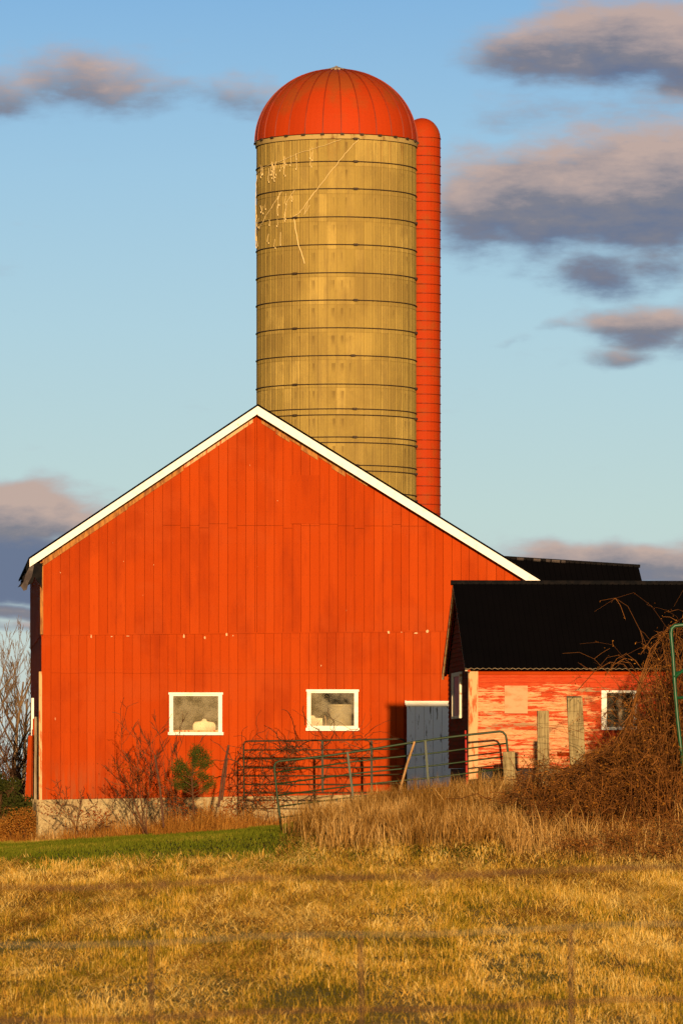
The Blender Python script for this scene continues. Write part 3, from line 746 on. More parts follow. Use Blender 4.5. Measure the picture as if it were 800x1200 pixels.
# ------------------------------------------------------------------ SHED
SF = Frame(551, 113.5, 4.3, 1.0)
def shed():
    root = empty('shed', (SF.O.x, SF.O.y, SF.zb), SF.a)
    tag(root, 'small peeling red clapboard shed with black metal roof', 'shed')
    D = 4.6; Lh = 7.5; s0 = -.14
    te = -.28
    ez = SF.z(560, 782, te); rz = SF.z(560, 683, D/2)
    wt = SF.z(560, 785.5); wb = SF.z(560, 900)
    hw = (SF.s(710), SF.z(710, 852), SF.s(741), SF.z(741, 812))
    # clapboards, front
    cl = MB(); z = wb; ex = .098
    while z < wt:
        z1 = min(z+ex, wt)
        rr = rng.random()
        segs = []
        a = .15; cuts = [a]
        while a < Lh:
            a += rng.uniform(1.2, 2.8); cuts.append(min(a, Lh))
        for i in range(len(cuts)-1):
            parts = [(cuts[i], cuts[i+1])]
            if z1 > hw[1] and z < hw[3]:
                np_ = []
                for (p, q) in parts:
                    if q <= hw[0] or p >= hw[2]: np_.append((p, q)); continue
                    if p < hw[0]: np_.append((p, hw[0]))
                    if q > hw[2]: np_.append((hw[2], q))
                parts = np_
            r2 = rng.random(); dz = rng.uniform(-.004, .004)
            for (p, q) in parts:
                cl.hexa([(p+.002, -.032, z+dz), (q-.002, -.032, z+dz), (q-.002, -.002, z+dz), (p+.002, -.002, z+dz), (p+.002, -.012, z1+.004), (q-.002, -.012, z1+.004), (q-.002, -.002, z1+.004), (p+.002, -.002, z1+.004)], 0, r2)
        z += ex
    cl.box(.0, hw[0], 0, .06, wb, wt, 1); cl.box(hw[2], Lh, 0, .06, wb, wt, 1); cl.box(hw[0], hw[2], 0, .06, wb, hw[1], 1); cl.box(hw[0], hw[2], 0, .06, hw[3], wt, 1)
    # broken strip of missing clapboard near the middle post
    a = SF.local(652, 886); b = SF.local(676, 881.5); cl.box(a[0], b[0], -.037, -.02, a[1], b[1], 1)
    cl.build('front_wall', [M['shed'], M['gapdark']], root)
    # gable walls with clapboards
    def gable(sx, sg, mm):
        gm = MB(); z = wb
        def half(zz):       # inner half depth at height
            if zz <= wt: return D/2
            return max(0, (rz-.10-zz)/(rz-.10-wt)*D/2)
        while z < rz-.12:
            z1 = min(z+ex, rz-.11); h0 = half(z); h1 = half(z1)
            o0, o1 = sg*.03, sg*.012
            c = D/2
            gm.hexa([(sx, c-h0, z), (sx+o0, c-h0, z), (sx+o0, c+h0, z), (sx, c+h0, z), (sx, c-h1, z1), (sx+o1, c-h1, z1), (sx+o1, c+h1, z1), (sx, c+h1, z1)], 0, rng.random())
            z = z1
        gm.build('gable_wall', mm, root)
    gable(0, -1, M['shedside']); gable(Lh, 1, M['shed'])
    bk = MB(); bk.box(0, Lh, D-.05, D, wb, wt); bk.build('rear_wall', M['shed'], root)
    # corner board (flaking)
    cb = MB(); cb.box(-.045, .15, -.055, -.005, wb-.25, wt, 0); cb.box(-.05, -.031, -.055, .12, wb-.25, wt, 0); cb.build('corner_board', M['cornerwood'], root)
    # frieze under the eave
    fz = MB(); fz.box(.151, Lh, -.045, -.03, wt-.09, wt-.005); fz.build('frieze', M['red'], root)
    # foundation: black boxes painted as the crawl space darkness, and field stones
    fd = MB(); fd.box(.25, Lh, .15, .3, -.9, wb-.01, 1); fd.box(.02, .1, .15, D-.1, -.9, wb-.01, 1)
    for i in range(26):
        s = rng.uniform(.5, Lh); r = rng.uniform(.12, .24); cx, cy, cz = s, .1+rng.uniform(0, .1), rng.uniform(-.3, wb-.1)
        prof = [(0, -r*.6), (r*.8, -r*.45), (r, 0), (r*.8, r*.45), (0, r*.6)]
        fd.lathe([(a, b+cz) for a, b in prof], cx, cy, 9, 0, rng.random()*6, lambda a, z: 1+.15*math.sin(3*a+i))
    fd.build('foundation', [M['stone'], M['crawldark']], root)
    # roof
    rf = MB(); th = .05
    sE = Lh+.2
    def roof_slab(t0, z0, t1, z1):
        N = 64
        for i in range(N):      # ribbed sheet
            a = s0+(sE-s0)*i/N; b = s0+(sE-s0)*(i+1)/N; w = (b-a)
            rf.hexa([(a, t0, z0-th), (b, t0, z0-th), (b, t1, z1-th), (a, t1, z1-th), (a, t0, z0), (b, t0, z0), (b, t1, z1), (a, t1, z1)])
            rf.tube([(a+w*.5, t0-.012, z0+.004), (a+w*.5, t1, z1+.004)], .015, 4)
    roof_slab(te, ez, D/2, rz); roof_slab(D-te, ez, D/2, rz)
    rf.build('roof', M['blackroof'], root)
    rc = MB(); rc.tube([(s0-.05, D/2, rz+.0), (sE+.05, D/2, rz)], .055, 6); rc.build('ridge_cap', M['tar'], root)
    # screw heads along the eave
    sc = MB(); sc.tube([(s0+i*(sE-s0)/256, te-.018, ez-.028+.012*math.cos(i*math.pi/2)) for i in range(257)], .006, 4)
    sc.build('eave_drip', M['greywood'], root)
    # soffit of both verges and rake boards
    for (t0, z0, nm) in ((D-te, ez, 'rear'), (te, ez, 'front')):
        sv = MB()
        sv.hexa([(s0+.055, t0, z0-.09), (-.03, t0, z0-.09), (-.03, D/2, rz-.09), (s0+.055, D/2, rz-.09), (s0+.055, t0, z0-.052), (-.03, t0, z0-.052), (-.03, D/2, rz-.052), (s0+.055, D/2, rz-.052)])
        sv.build('verge_board', M['red'], root)
        rb = MB(); dz = .16 if nm == 'rear' else .08
        rb.hexa([(s0, t0, z0-dz), (s0+.05, t0, z0-dz), (s0+.05, D/2, rz-dz), (s0, D/2, rz-dz), (s0, t0, z0-.052), (s0+.05, t0, z0-.052), (s0+.05, D/2, rz-.052), (s0, D/2, rz-.052)])
        rb.build('rake_board', M['cornerwood'] if nm == 'rear' else M['galv'], root)
    # hatch patch
    a = SF.local(590.5, 836); b = SF.local(617.5, 803.5)
    h = MB(); h.box(a[0], b[0], -.05, -.035, a[1], b[1]); h.build('hatch', M['hatch'], root)
    # front window
    s_0, z_0, s_1, z_1 = hw
    fr = MB(); k = .11
    fr.box(s_0-k, s_0, -.06, .04, z_0-.06, z_1+.05); fr.box(s_1, s_1+k*.7, -.06, .04, z_0-.06, z_1+.05); fr.box(s_0, s_1, -.06, .04, z_1, z_1+.05); fr.box(s_0, s_1, -.07, .04, z_0-.06, z_0)
    f = fr.build('window', M['trim'], root)
    mid = (s_0+s_1)/2; mm = MB(); mm.box(mid-.035, mid+.035, -.045, .02, z_0, z_1); mm.box(s_0, mid-.036, -.04, .02, (z_0+z_1)/2-.015, (z_0+z_1)/2+.015); mm.box(mid+.036, s_1, -.04, .02, (z_0+z_1)/2-.015, (z_0+z_1)/2+.015)
    mm.box(s_0+.26, s_0+.285, -.03, .02, z_0, (z_0+z_1)/2-.016)
    mm.build('glazing_bars', M['greywood'], f)
    pn = MB(); pn.box(s_0, s_1, .021, .025, z_0, z_1); pn.build('pane', M['glass'], f)
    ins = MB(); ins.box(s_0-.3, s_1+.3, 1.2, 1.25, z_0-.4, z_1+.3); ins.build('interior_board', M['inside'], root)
    # gable window
    t0 = 1.5; t1 = 3.3; z0 = SF.z(551, 838, .5); z1 = SF.z(551, 786, .5)
    gw = MB(); gw.box(-.085, -.03, t0, t0+.16, z0, z1, 0); gw.box(-.085, -.03, t1-.16, t1, z0, z1, 0); gw.box(-.075, -.03, t0+.16, t1-.16, z1-.08, z1, 0); gw.box(-.09, -.03, t0, t1, z0-.05, z0, 0)
    f = gw.build('window', M['flakewhite'], root)
    pn = MB(); pn.box(-.05, -.045, t0+.16, t1-.16, z0, z1-.08); pn.build('pane', M['blueglass'], f)
M['flakewhite'] = mat('flaking_white_paint', f_plain((.80, .70, .52), (.46, .26, .12), 2.5, (3, 3, 3), .55, .66), .8, .15)
M['blueglass'] = mat('grey_blue_glass', lambda g, b: (.10, .14, .22), .5, .2)
shed()

# ------------------------------------------------------------------ SILO
YS = 151.0
def silo():
    cx = (394-HX)*YS/F; r = 93.5*YS/F; gz = tz(0, YS); ztop = W(394, 162, YS-r).z
    root = empty('silo', (cx, YS, gz)); tag(root, 'tall concrete stave silo with a ribbed red dome', 'silo')
    H = ztop-gz
    band = 32.45*(YS-r)/F
    nst = 53; sub = 8
    wl = MB()
    ang = []; rad = []
    for k in range(nst):
        for q in range(sub):
            ang.append(2*math.pi*(k+q/sub)/nst); rad.append(r-(.016 if q == 0 else (.006 if q in (3, 5) else 0)))
    n = len(ang); zs = []
    z = H
    rows = []
    while z > -.5:
        rows.append((z, z-band)); z -= band
    for ri, (za, zb_) in enumerate(rows):
        base = len(wl.v)
        for zz, dr in ((za-.006, 0), (zb_+.006, 0)):
            for k in range(n): wl.v.append((rad[k]*math.sin(ang[k]), -rad[k]*math.cos(ang[k]), zz))
        vals = [.1+rng.random()**1.5*.38 for _ in range(nst)]
        for _ in range(6):
            k0 = rng.randrange(nst); L = rng.choice([1, 1, 2, 2, 3]); v = rng.uniform(.55, 1.0)
            for q in range(L): vals[(k0+q) % nst] = v
        for k in range(n):
            b = (k+1) % n
            wl.f.append((base+k, base+n+k, base+n+b, base+b)); wl.m.append(0); wl.r.append(vals[k//sub])
        # thin recessed joint under the row
        j = len(wl.v)
        for zz in (zb_+.006, zb_-.006):
            for k in range(0, n): wl.v.append(((rad[k]-.012)*math.sin(ang[k]), -(rad[k]-.012)*math.cos(ang[k]), zz))
        for k in range(n):
            b = (k+1) % n; wl.f.append((j+k, j+n+k, j+n+b, j+b)); wl.m.append(0); wl.r.append(0)
    wl.build('stave_wall', M['concrete'], root)
    def zc(py): return W(394, py, YS-r).z-gz
    ls = [(162.4, [416]), (189, [416]), (221, [416]), (254, [347, 485.5]), (286.5, [416]), (319.5, [347, 485.5]), (351.5, [416]), (384, [347, 485.5]), (416.5, [413]), (450, [347, 485.5]),
          (479, [415]), (486, [347, 485.5]), (512, [415]), (518.5, [485.5]), (545, [417]), (551.5, [485.5]), (577, [417]), (583.5, [485.5])]
    y = 609
    while zc(y) > .3:
        ls += [(y, [417]), (y+6.5, [485.5])]; y += 32.5
    for (py, lug) in ls:
        z = zc(py); hp = MB(); pts = []
        for k in range(73):
            a = 2*math.pi*k/72; pts.append(((r+.012)*math.sin(a), -(r+.012)*math.cos(a), z))
        hp.tube(pts, .0150, 5, cap=False); h = hp.build('hoop', M['hoop'], root)
        for lx in lug+[None]:
            if lx is None: a = math.pi+.4*rng.random()
            else: a = math.asin(max(-1, min(1, (lx-394)/93.5)))
            lg = MB(); c = Vector(((r+.04)*math.sin(a), -(r+.04)*math.cos(a), z)); tdir = Vector((math.cos(a), math.sin(a), 0)); nd = Vector((math.sin(a), -math.cos(a), 0))
            wv, hv, dv = tdir*.055, Vector((0, 0, .028)), nd*.03
            lg.hexa([c-wv-hv-dv, c+wv-hv-dv, c+wv-hv+dv, c-wv-hv+dv, c-wv+hv-dv, c+wv+hv-dv, c+wv+hv+dv, c-wv+hv+dv]); lg.tube([c-tdir*.10+nd*.005, c+tdir*.10+nd*.005], .014, 5)
            lg.build('hoop_lug', M['hoop'], h)
    # collar
    cl = MB(); cl.lathe([(r-.02, H-.02), (r+.03, H-.01), (r+.03, H+.11), (r-.2, H+.12)], 0, 0, 96); cl.build('collar', M['conctop'], root, smooth=False)
    for k in range(26):
        a = 2*math.pi*(k+.3)/26; bt = MB(); c = Vector(((r+.045)*math.sin(a), -(r+.045)*math.cos(a), H+.11))
        td = Vector((math.cos(a), math.sin(a), 0)); nd = Vector((math.sin(a), -math.cos(a), 0)); wv, hv, dv = td*.05, Vector((0, 0, .03)), nd*.03
        bt.hexa([c-wv-hv-dv, c+wv-hv-dv, c+wv-hv+dv, c-wv-hv+dv, c-wv+hv-dv, c+wv+hv-dv, c+wv+hv+dv, c-wv+hv+dv]); bt.build('dome_bracket', M['hoop'], root)
    # dome
    ng = 28; hd = W(394, 79, YS).z-(W(394, 164, YS).z); ps = 22
    dm = MB(); R0 = r+.035
    for k in range(ng):
        a0 = 2*math.pi*(k+.27)/ng; rr = rng.random()
        for q in range(3):
            b0 = a0+2*math.pi/ng*q/3; b1 = a0+2*math.pi/ng*(q+1)/3
            for i in range(ps):
                f0 = (math.pi/2)*i/ps; f1 = (math.pi/2)*(i+1)/ps
                P = []
                for (an, f) in ((b0, f0), (b1, f0), (b1, f1), (b0, f1)):
                    rad_ = R0*math.cos(f)**.96; edge = 1.0
                    P.append((rad_*math.sin(an), -rad_*math.cos(an), hd*math.sin(f)**1.0))
                dm.add(P, [(0, 1, 2, 3)], 0, rr)
        pts = []
        for i in range(ps+1):
            f = (math.pi/2)*min(i/ps, .985); rad_ = (R0+.012)*math.cos(f)**.96; pts.append((rad_*math.sin(a0), -rad_*math.cos(a0), (hd+.01)*math.sin(f)))
        dm.tube(pts, .018, 4, 1)
    o = dm.build('dome', [M['dome'], M['chuteseam']], root); o.location = (0, 0, H+.13)
    cp = MB(); cp.lathe([(.42, hd-.035), (.40, hd+.0), (.16, hd+.06), (.05, hd+.10), (0, hd+.13)], 0, 0, 20); c = cp.build('dome_cap', M['galv'], root); c.location = (0, 0, H+.13)
    # filling chute
    rc = .51; c2 = Vector(((494.2-HX)*(YS+1.25)/F-cx, 1.25, 0)); zt = W(494, 163, YS+1.25).z-gz
    sp = 10.72*(YS+1.25)/F
    ch = MB(); z = zt; k = 0
    while z > .2:
        z2 = max(z-sp, 0.0)
        ch.lathe([(rc-.015, z2), (rc+.006, z2+.012), (rc, z2+.035), (rc, z-.02), (rc-.015, z)], c2.x, c2.y, 28)
        z = z2
    o = ch.build('chute', M['chute'], root, smooth=False)
    sm = MB(); z = zt; k = 0
    while z > .2:
        pts = [(c2.x+(rc+.008)*math.sin(2*math.pi*q/28), c2.y-(rc+.008)*math.cos(2*math.pi*q/28), z) for q in range(29)]
        sm.tube(pts, .012, 4, cap=False); z -= sp
    tag(sm.build('chute_joints', M['chuteseam'], root), kind='stuff')
    cd = MB(); cd.lathe([(rc*math.cos(f), zt+.58*math.sin(f)) for f in [math.pi/2*i/12 for i in range(13)]], c2.x, c2.y, 28); cd.build('chute_cap', M['chute'], root, smooth=True)
    # dead vine on the staves
    vm = MB()
    def on(px, py, rr_=.02):
        x = (px-394)/93.5; x = max(-.99, min(.99, x)); a = math.asin(x); dpt = r+rr_+.02
        Yw = YS-dpt*math.cos(a); return Vector((cx+dpt*math.sin(a), Yw, CH+(HY-py)*Yw/F))
    def strand(pts, rad_):
        P = []
        for i in range(len(pts)-1):
            rad_ *= .93
            n_ = max(2, int(abs(pts[i+1][0]-pts[i][0])+abs(pts[i+1][1]-pts[i][1]))//5)
            for q in range(n_):
                f = q/n_; P.append(on(pts[i][0]+(pts[i+1][0]-pts[i][0])*f+rng.uniform(-.6, .6), pts[i][1]+(pts[i+1][1]-pts[i][1])*f+rng.uniform(-.6, .6)))
        P.append(on(*pts[-1])); vm.tube(P, rad_, 4, 0, rng.random()*.6)
    strand([(419, 163), (404, 180), (388, 201), (373, 221), (362, 235), (352, 250), (345, 254)], .016)
    strand([(345, 254), (348, 268), (351, 286), (354, 296), (358, 309)], .022)
    strand([(399, 164), (375, 172), (350, 180), (330, 189), (308, 197), (302, 205)], .010)
    strand([(332, 224), (322, 240), (312, 256), (306, 268)], .013); strand([(347, 222), (337, 238), (336, 254)], .009)
    strand([(303, 205), (301.5, 230), (301.5, 270), (302, 288)], .014); strand([(372, 222), (362, 236), (357, 252), (364, 240)], .010)
    for _ in range(46):
        x0 = rng.uniform(303, 372); y0 = 172+(372-x0)*.36+rng.uniform(-3, 6) if rng.random() < .6 else rng.uniform(225, 280)
        if y0 > 220: x0 = rng.uniform(302, 350)-((y0-225)*.4)
        x0 = max(302, x0)
        l = rng.uniform(5, 17); strand([(x0, y0), (x0+rng.uniform(-2, 2), y0+l)], rng.uniform(.006, .012))
        p = on(x0, y0+l); vm.tube([p, p+Vector((.005, -.01, -.05))], .013, 4, 0, 1)
    o = vm.build('dead_vine', M['vine'], origin=(on(345, 254).x, on(345, 254).y, on(345, 310).z))
    tag(o, 'pale dead vine strands clinging to the upper left of the silo', 'vine')
silo()

# ------------------------------------------------------------------ gates
def gate_front():
    Y = 112.2
    root = empty('farm_gate', W(331, 975, Y)); tag(root, 'green tubular gate tilting down to the left in the tall grass', 'gate')
    O = Vector(root.location)
    def p(x, y): return W(x, y, Y)-O
    yl = [905, 918.5, 932, 945, 958]; yr = [871, 886, 900, 914, 928]
    fr = MB()
    fr.tube([p(330, 976), p(328, 958), p(325, 935), p(321.6, 903), p(321.5, 898), p(323, 894), p(327, 892)]+[p(327+(585-327)*i/8, 892+(857-892)*i/8+1.2*math.sin(i*.8)) for i in range(1, 9)]+[p(589, 858), p(592, 861.5), p(593, 866), p(595, 885), p(597.5, 913), p(599, 930)], .0235, 8)
    fr.build('frame', M['green'], root, smooth=True)
    for i in range(5):
        b = MB(); xl = 322.5+1.6*i; xr = 593.5+i
        b.tube([p(xl, yl[i]), p(xl+(xr-xl)*.35, yl[i]+(yr[i]-yl[i])*.35-1), p(xl+(xr-xl)*.7, yl[i]+(yr[i]-yl[i])*.7+.8), p(xr, yr[i])], .0165, 6); b.build('rail', M['green'], root, smooth=True)
    for (x0, y0, x1, y1) in [(407, 881, 415, 945.5), (498, 868, 503, 936)]:
        b = MB(); a, c = p(x0, y0), p(x1, y1); d = Vector((.022, 0, 0)); e = Vector((0, -.028, 0))
        b.hexa([c-d+e, c+d+e, c+d-e*.9, c-d-e*.9, a-d+e, a+d+e, a+d-e*.9, a-d-e*.9]); b.build('brace', M['green'], root)
    return root
gate_front()
def gate_rear():
    Y = 130.4
    root = empty('farm_gate', W(286, 940, Y)); tag(root, 'dark level tubular gate overgrown with vines against the barn wall', 'gate')
    O = Vector(root.location)
    def p(x, y): return W(x, y, Y)-O
    fr = MB(); fr.tube([p(287, 941), p(286, 930), p(285.5, 873), p(287, 869.5), p(291, 868.5), p(380, 867.5), p(470, 866), p(474, 868), p(475, 872), p(476, 930)], .022, 8)
    fr.build('frame', M['rustgreen'], root, smooth=True)
    for i, (a, b_) in enumerate([(879, 877.5), (889.5, 887.5), (900, 897.5), (909.5, 907), (919.5, 918), (929.5, 928)]):
        b = MB(); b.tube([p(286, a), p(340, a-.3), p(420, (a+b_)/2+.5), p(476, b_)], .0165, 6); b.build('rail', M['rustgreen'], root, smooth=True)
    for x, y1 in ((377.5, 928), (435, 929)):
        b = MB(); a, c = p(x, 868), p(x+.5, y1); d = Vector((.028, 0, 0)); e = Vector((0, -.03, 0))
        b.hexa([c-d+e, c+d+e, c+d-e*.8, c-d-e*.8, a-d+e, a+d+e, a+d-e*.8, a-d-e*.8]); b.build('brace', M['rustgreen'], root)
gate_rear()
def gate_right():
    Y = 104.6
    root = empty('tube_panel', W(798, 900, Y)); tag(root, 'deep green bent tube panel standing in the brambles at the right edge', 'gate')
    O = Vector(root.location)
    def p(x, y, d=0): return W(x, y, Y+d)-O
    fr = MB(); fr.tube([p(800, 905), p(797, 875), p(793.5, 845), p(790.5, 810), p(788, 770), p(785.5, 742), p(786.5, 736.5), p(790, 733.2), p(796, 732.5), p(830, 731), p(900, 729), p(906, 731), p(908, 737), p(912, 900)], .037, 10)
    fr.build('frame', M['deepgreen'], root, smooth=True)
    for (a, b_) in (((789, 795), (800, 785)), ((790, 818), (909, 812)), ((789.5, 789), (908, 770))):
        b = MB(); b.tube([p(*a), p(*b_)], .028, 8); b.build('rail', M['deepgreen'], root, smooth=True)
    b = MB(); b.tube([p(789.5, 793, -.05), p(850, 752, -.05)], .02, 6); b.build('brace', M['deepgreen'], root)
gate_right()

# ------------------------------------------------------------------ posts, sticks
def post(px, ytop, wpx, Y, label, lean=0.0, split=None):
    bot = tz((px-HX)*Y/F, Y)-.1; top = W(px, ytop, Y).z; w = wpx*Y/F; X = (px-HX)*Y/F
    mb = MB(); N = 9; h = top-bot; d = w*.85
    for j in range(N):
        f0, f1 = j/N, (j+1)/N
        def ring(f):
            k = 1+.06*math.sin(f*9+px); l = lean*f*h; e = .018*math.sin(f*14+px)
            return [(-w/2*k+l, -d/2+e, f*h), (w/2+l, -d/2, f*h), (w/2*k+l, d/2, f*h), (-w/2+l, d/2, f*h)]
        a = ring(f0); b = ring(f1)
        if j == N-1: b = [(x, y, z+rng.uniform(-.03, .03)) for x, y, z in b]
        mb.hexa(a+b)
    o = mb.build('fence_post', M['post'], origin=(0, 0, 0)); o.location = (X, Y, bot)
    bv = o.modifiers.new('b', 'BEVEL'); bv.width = .008; bv.segments = 1; bv.limit_method = 'ANGLE'
    tag(o, label, 'fence post', 'old wooden fence posts by the shed')
post(597, 881, 14, 111.6, 'shortest weathered post at the right end of the tilted gate', -.02)
post(637, 833, 13.5, 107.6, 'narrow weathered post with a darker lower half, between the other two', -.01)
post(680, 817, 18, 107.2, 'tallest widest weathered post close to the shed window', -.05)
def stick(name, label, cat, a, b, Y, r0, r1, m, dy=0.0):
    A = W(*a, Y); B = W(*b, Y+dy); mb = MB()
    mid = A.lerp(B, .5)+Vector((rng.uniform(-.02, .02), 0, 0))
    mb.tube([A-Vector((0, 0, .15)), mid, B], [r0, (r0+r1)/2, r1], 7)
    tag(mb.build(name, m, origin=A), label, cat)
stick('stick', 'bare wooden stick leaning in front of the white door', 'stick', (466, 926), (485.5, 869), 110.6, .026, .022, M['stick'])
stick('stake', 'thin red stake standing in front of the dark shed gable', 'stake', (547.5, 926), (545, 856), 112.75, .024, .018, M['redstick'])
stick('iron_stake', 'rusty iron stake leaning left among the bare shrubs', 'stake', (192, 962), (181.5, 885), 127, .028, .024, M['iron'])
stick('iron_stake', 'dark rusty stake leaning right beside the pine sapling', 'stake', (256, 938), (268, 873), 126.5, .030, .026, M['iron'])
stick('iron_stake', 'slim short dark stake close beside the taller right leaning stake', 'stake', (260, 930), (266.5, 888), 126.3, .026, .022, M['iron'])
stick('dead_stalk', 'thick pale dead stalk leaning against the shortest fence post', 'stalk', (632, 968), (597, 888), 106.0, .022, .010, M['stick'], 2.5)
stick('dead_stalk', 'thin pale stalk slanting right of the shortest fence post', 'stalk', (642, 962), (606, 905), 105.8, .014, .007, M['stick'], 1.5)

# ------------------------------------------------------------------ branching plants
def grow(mb, p, d, L, r, depth, spread=.55, up=.15, kids=(2, 4), seg=4, minr=.004, mi=0, wob=.16):
    pts = [p.copy()]; rad = [r]; n = 4
    q = p.copy(); dd = d.normalized()
    for i in range(n):
        dd = (dd+Vector((rng.gauss(0, wob), rng.gauss(0, wob), rng.gauss(0, wob)+up*.25))).normalized()
        q = q+dd*(L/n); pts.append(q.copy()); rad.append(max(minr, r*(1-.55*(i+1)/n)))
    mb.tube(pts, rad, seg if depth > 1 else 3, mi, rng.random(), cap=False)
    if depth <= 0: return
    for _ in range(rng.randint(*kids)):
        f = rng.uniform(.3, 1.0); k = min(n-1, int(f*n)); base = pts[k].lerp(pts[k+1], f*n-k if f*n-k <= 1 else 1)
        nd = (dd+Vector((rng.gauss(0, spread), rng.gauss(0, spread), rng.gauss(0, spread*.6)+up))).normalized()
        grow(mb, base, nd, L*rng.uniform(.26, .60)*(1.25 if depth > 2 else 1), max(minr, rad[k]*rng.uniform(.45, .7)), depth-1, spread, up, kids, seg, minr, mi, wob)

def bare_tree(X, Y, H, label, depth=5, group='bare trees behind the barn'):
    z = tz(X, Y)-.1; root = empty('bare_tree', (X, Y, z)); tag(root, label, 'tree', group)
    tk = MB(); pts = []; dd = Vector((rng.uniform(-.08, .08), 0, 1)); q = Vector((0, 0, 0)); n = 6; rad = []
    for i in range(n+1):
        pts.append(q.copy()); rad.append(H*.016*(1-.75*i/n)); q = q+dd*(H*.7/n); dd = (dd+Vector((rng.gauss(0, .07), rng.gauss(0, .07), .05))).normalized()
    tk.tube(pts, rad, 7, 0, .3); tk.build('trunk', M['greytwig'], root)
    cr = MB()
    for i in range(13):
        k = rng.uniform(1.2, n-.05); a = pts[int(k)].lerp(pts[int(k)+1], k-int(k)); an = rng.uniform(0, 6.28)
        nd = Vector((math.cos(an)*.6, math.sin(an)*.6, .9)); grow(cr, a, nd, H*rng.uniform(.2, .32), rad[int(k)]*.6, depth-1, .35, .28, (3, 4), 3, H*.0009, 0, .1)
    cr.build('crown', M['greytwig'], root)
for i, (px, Y, H, lab) in enumerate([(14, 205, 7.4, 'tall bare tree nearest the barn corner, forked high'), (27, 214, 6.6, 'bare tree tucked right against the barn side'), (-4, 198, 6.9, 'bare tree cut by the left edge of the picture'),
                                   (-60, 210, 8.0, 'bare tree well left of the barn'), (-130, 230, 8.6, 'spreading bare tree far to the left')]):
    bare_tree((px-HX)*Y/F, Y, H, lab, 4)

def shrub(name, label, cat, px, py, Y, stems, m, group=None, depth=3, spread=.5, minr=.006, kids=(2, 4), r0=.02):
    mb = MB(); O = W(px, py, Y); O.z = tz(O.x, O.y)-.05
    for (x, y) in stems:
        T = W(x, y, Y+rng.uniform(-.4, .4)); d = T-O; L = d.length
        grow(mb, O+Vector((rng.uniform(-.15, .15), rng.uniform(-.2, .2), 0)), d, L*.86, r0, depth, spread, .06, kids, 4, minr, 0, .10)
    o = mb.build(name, m, origin=O); tag(o, label, cat, group); return o
shrub('bare_shrub', 'bare brown shrub with a tall thin stem before the stone foundation', 'shrub', 176, 968, 129.5, [(157, 850), (125, 893), (145, 880), (163, 895), (178, 878), (150, 905)], M['twig'], None, 3, .45, .0055, (2, 4), .019)
shrub('bare_shrub', 'low tangled bare shrub over the left end of the foundation', 'shrub', 95, 975, 130.5, [(75, 935), (105, 930), (120, 945), (70, 955), (140, 948), (88, 940)], M['twig'], None, 3, .6, .0055, (2, 4), .014)
shrub('bare_shrub', 'bare twiggy shrub left of the pine sapling under the window', 'shrub', 208, 965, 128.5, [(196, 850), (180, 858), (210, 880), (218, 890), (200, 885)], M['twig'], None, 3, .4, .0055, (2, 3), .015)
def redleaves():
    O = W(170, 960, 129); O.z = tz(O.x, O.y); mb = MB()
    for (cx, cy, rx, ry, n) in [(185, 925, 12, 16, 420), (160, 912, 14, 14, 260), (140, 900, 14, 8, 160), (205, 940, 14, 14, 420), (270, 945, 10, 14, 260), (60, 950, 14, 8, 120), (110, 955, 22, 8, 260), (320, 940, 26, 9, 260), (225, 955, 24, 9, 300)]:
        for _ in range(n):
            p = W(rng.gauss(cx, rx*.6), rng.gauss(cy, ry*.6), 128.6+rng.uniform(-.5, .5)); a = Vector((rng.gauss(0, 1), rng.gauss(0, 1), rng.gauss(0, 1))).normalized(); b = a.orthogonal().normalized(); L = rng.uniform(.012, .03)
            mb.add([p-a*L, p+b*L*.6, p+a*L, p-b*L*.6], [(0, 1, 2, 3)], 0, rng.random())
    tag(mb.build('dead_leaves', M['redleaf'], origin=O), 'scattered rust red leaves clinging among the bare twigs at the barn base', 'leaves', kind='stuff')
M['redleaf'] = leafmat('red_leaf', (.20, .03, .006), (.42, .10, .012))
redleaves()
# pine sapling
def pine():
    Y = 127.6; O = W(226, 958, Y); O.z = tz(O.x, O.y); root = empty('pine_sapling', O); tag(root, 'small green pine sapling in front of the barn between the stakes', 'tree')
    tk = MB(); tk.tube([(0, 0, -.1), (.02, 0, .6), (-.02, 0, 1.2), (.02, 0, 1.75)], [.03, .025, .018, .008], 6, 0, .4)
    tips = []
    for (x, y) in [(231, 876), (237, 879), (226, 882), (242, 886), (232, 887), (246, 893), (238, 895), (228, 894), (209, 893), (205, 900), (214, 899), (221, 905), (210, 908), (243, 910), (250, 916), (236, 906), (216, 917), (206, 918), (228, 916), (244, 921)]:
        T = W(x, y+1, Y+rng.uniform(-.3, .3))-O; a = Vector((0, 0, max(.3, T.z-.25))); tk.tube([a, a.lerp(T, .6)-Vector((0, 0, .03)), T], [.012, .009, .005], 4, 0, .5); tips.append((a, T))
    tk.build('trunk', M['twig'], root)
    nd = MB()
    for (a, T) in tips:
        ax = (T-a).normalized()
        for _ in range(150):
            f = rng.random()**.6; c = a.lerp(T, .55+.45*f); d = (ax*.9+Vector((rng.gauss(0, .9), rng.gauss(0, .9), rng.gauss(0, .7)+.35))).normalized()
            L = rng.uniform(.07, .15); c = c+Vector((rng.gauss(0, .055), rng.gauss(0, .06), rng.gauss(0, .055))); s = d.orthogonal().normalized()*.007; nd.add([c-s, c+s, c+d*L], [(0, 1, 2)], 0, rng.random())
    nd.build('crown', M['needle'], root)
pine()

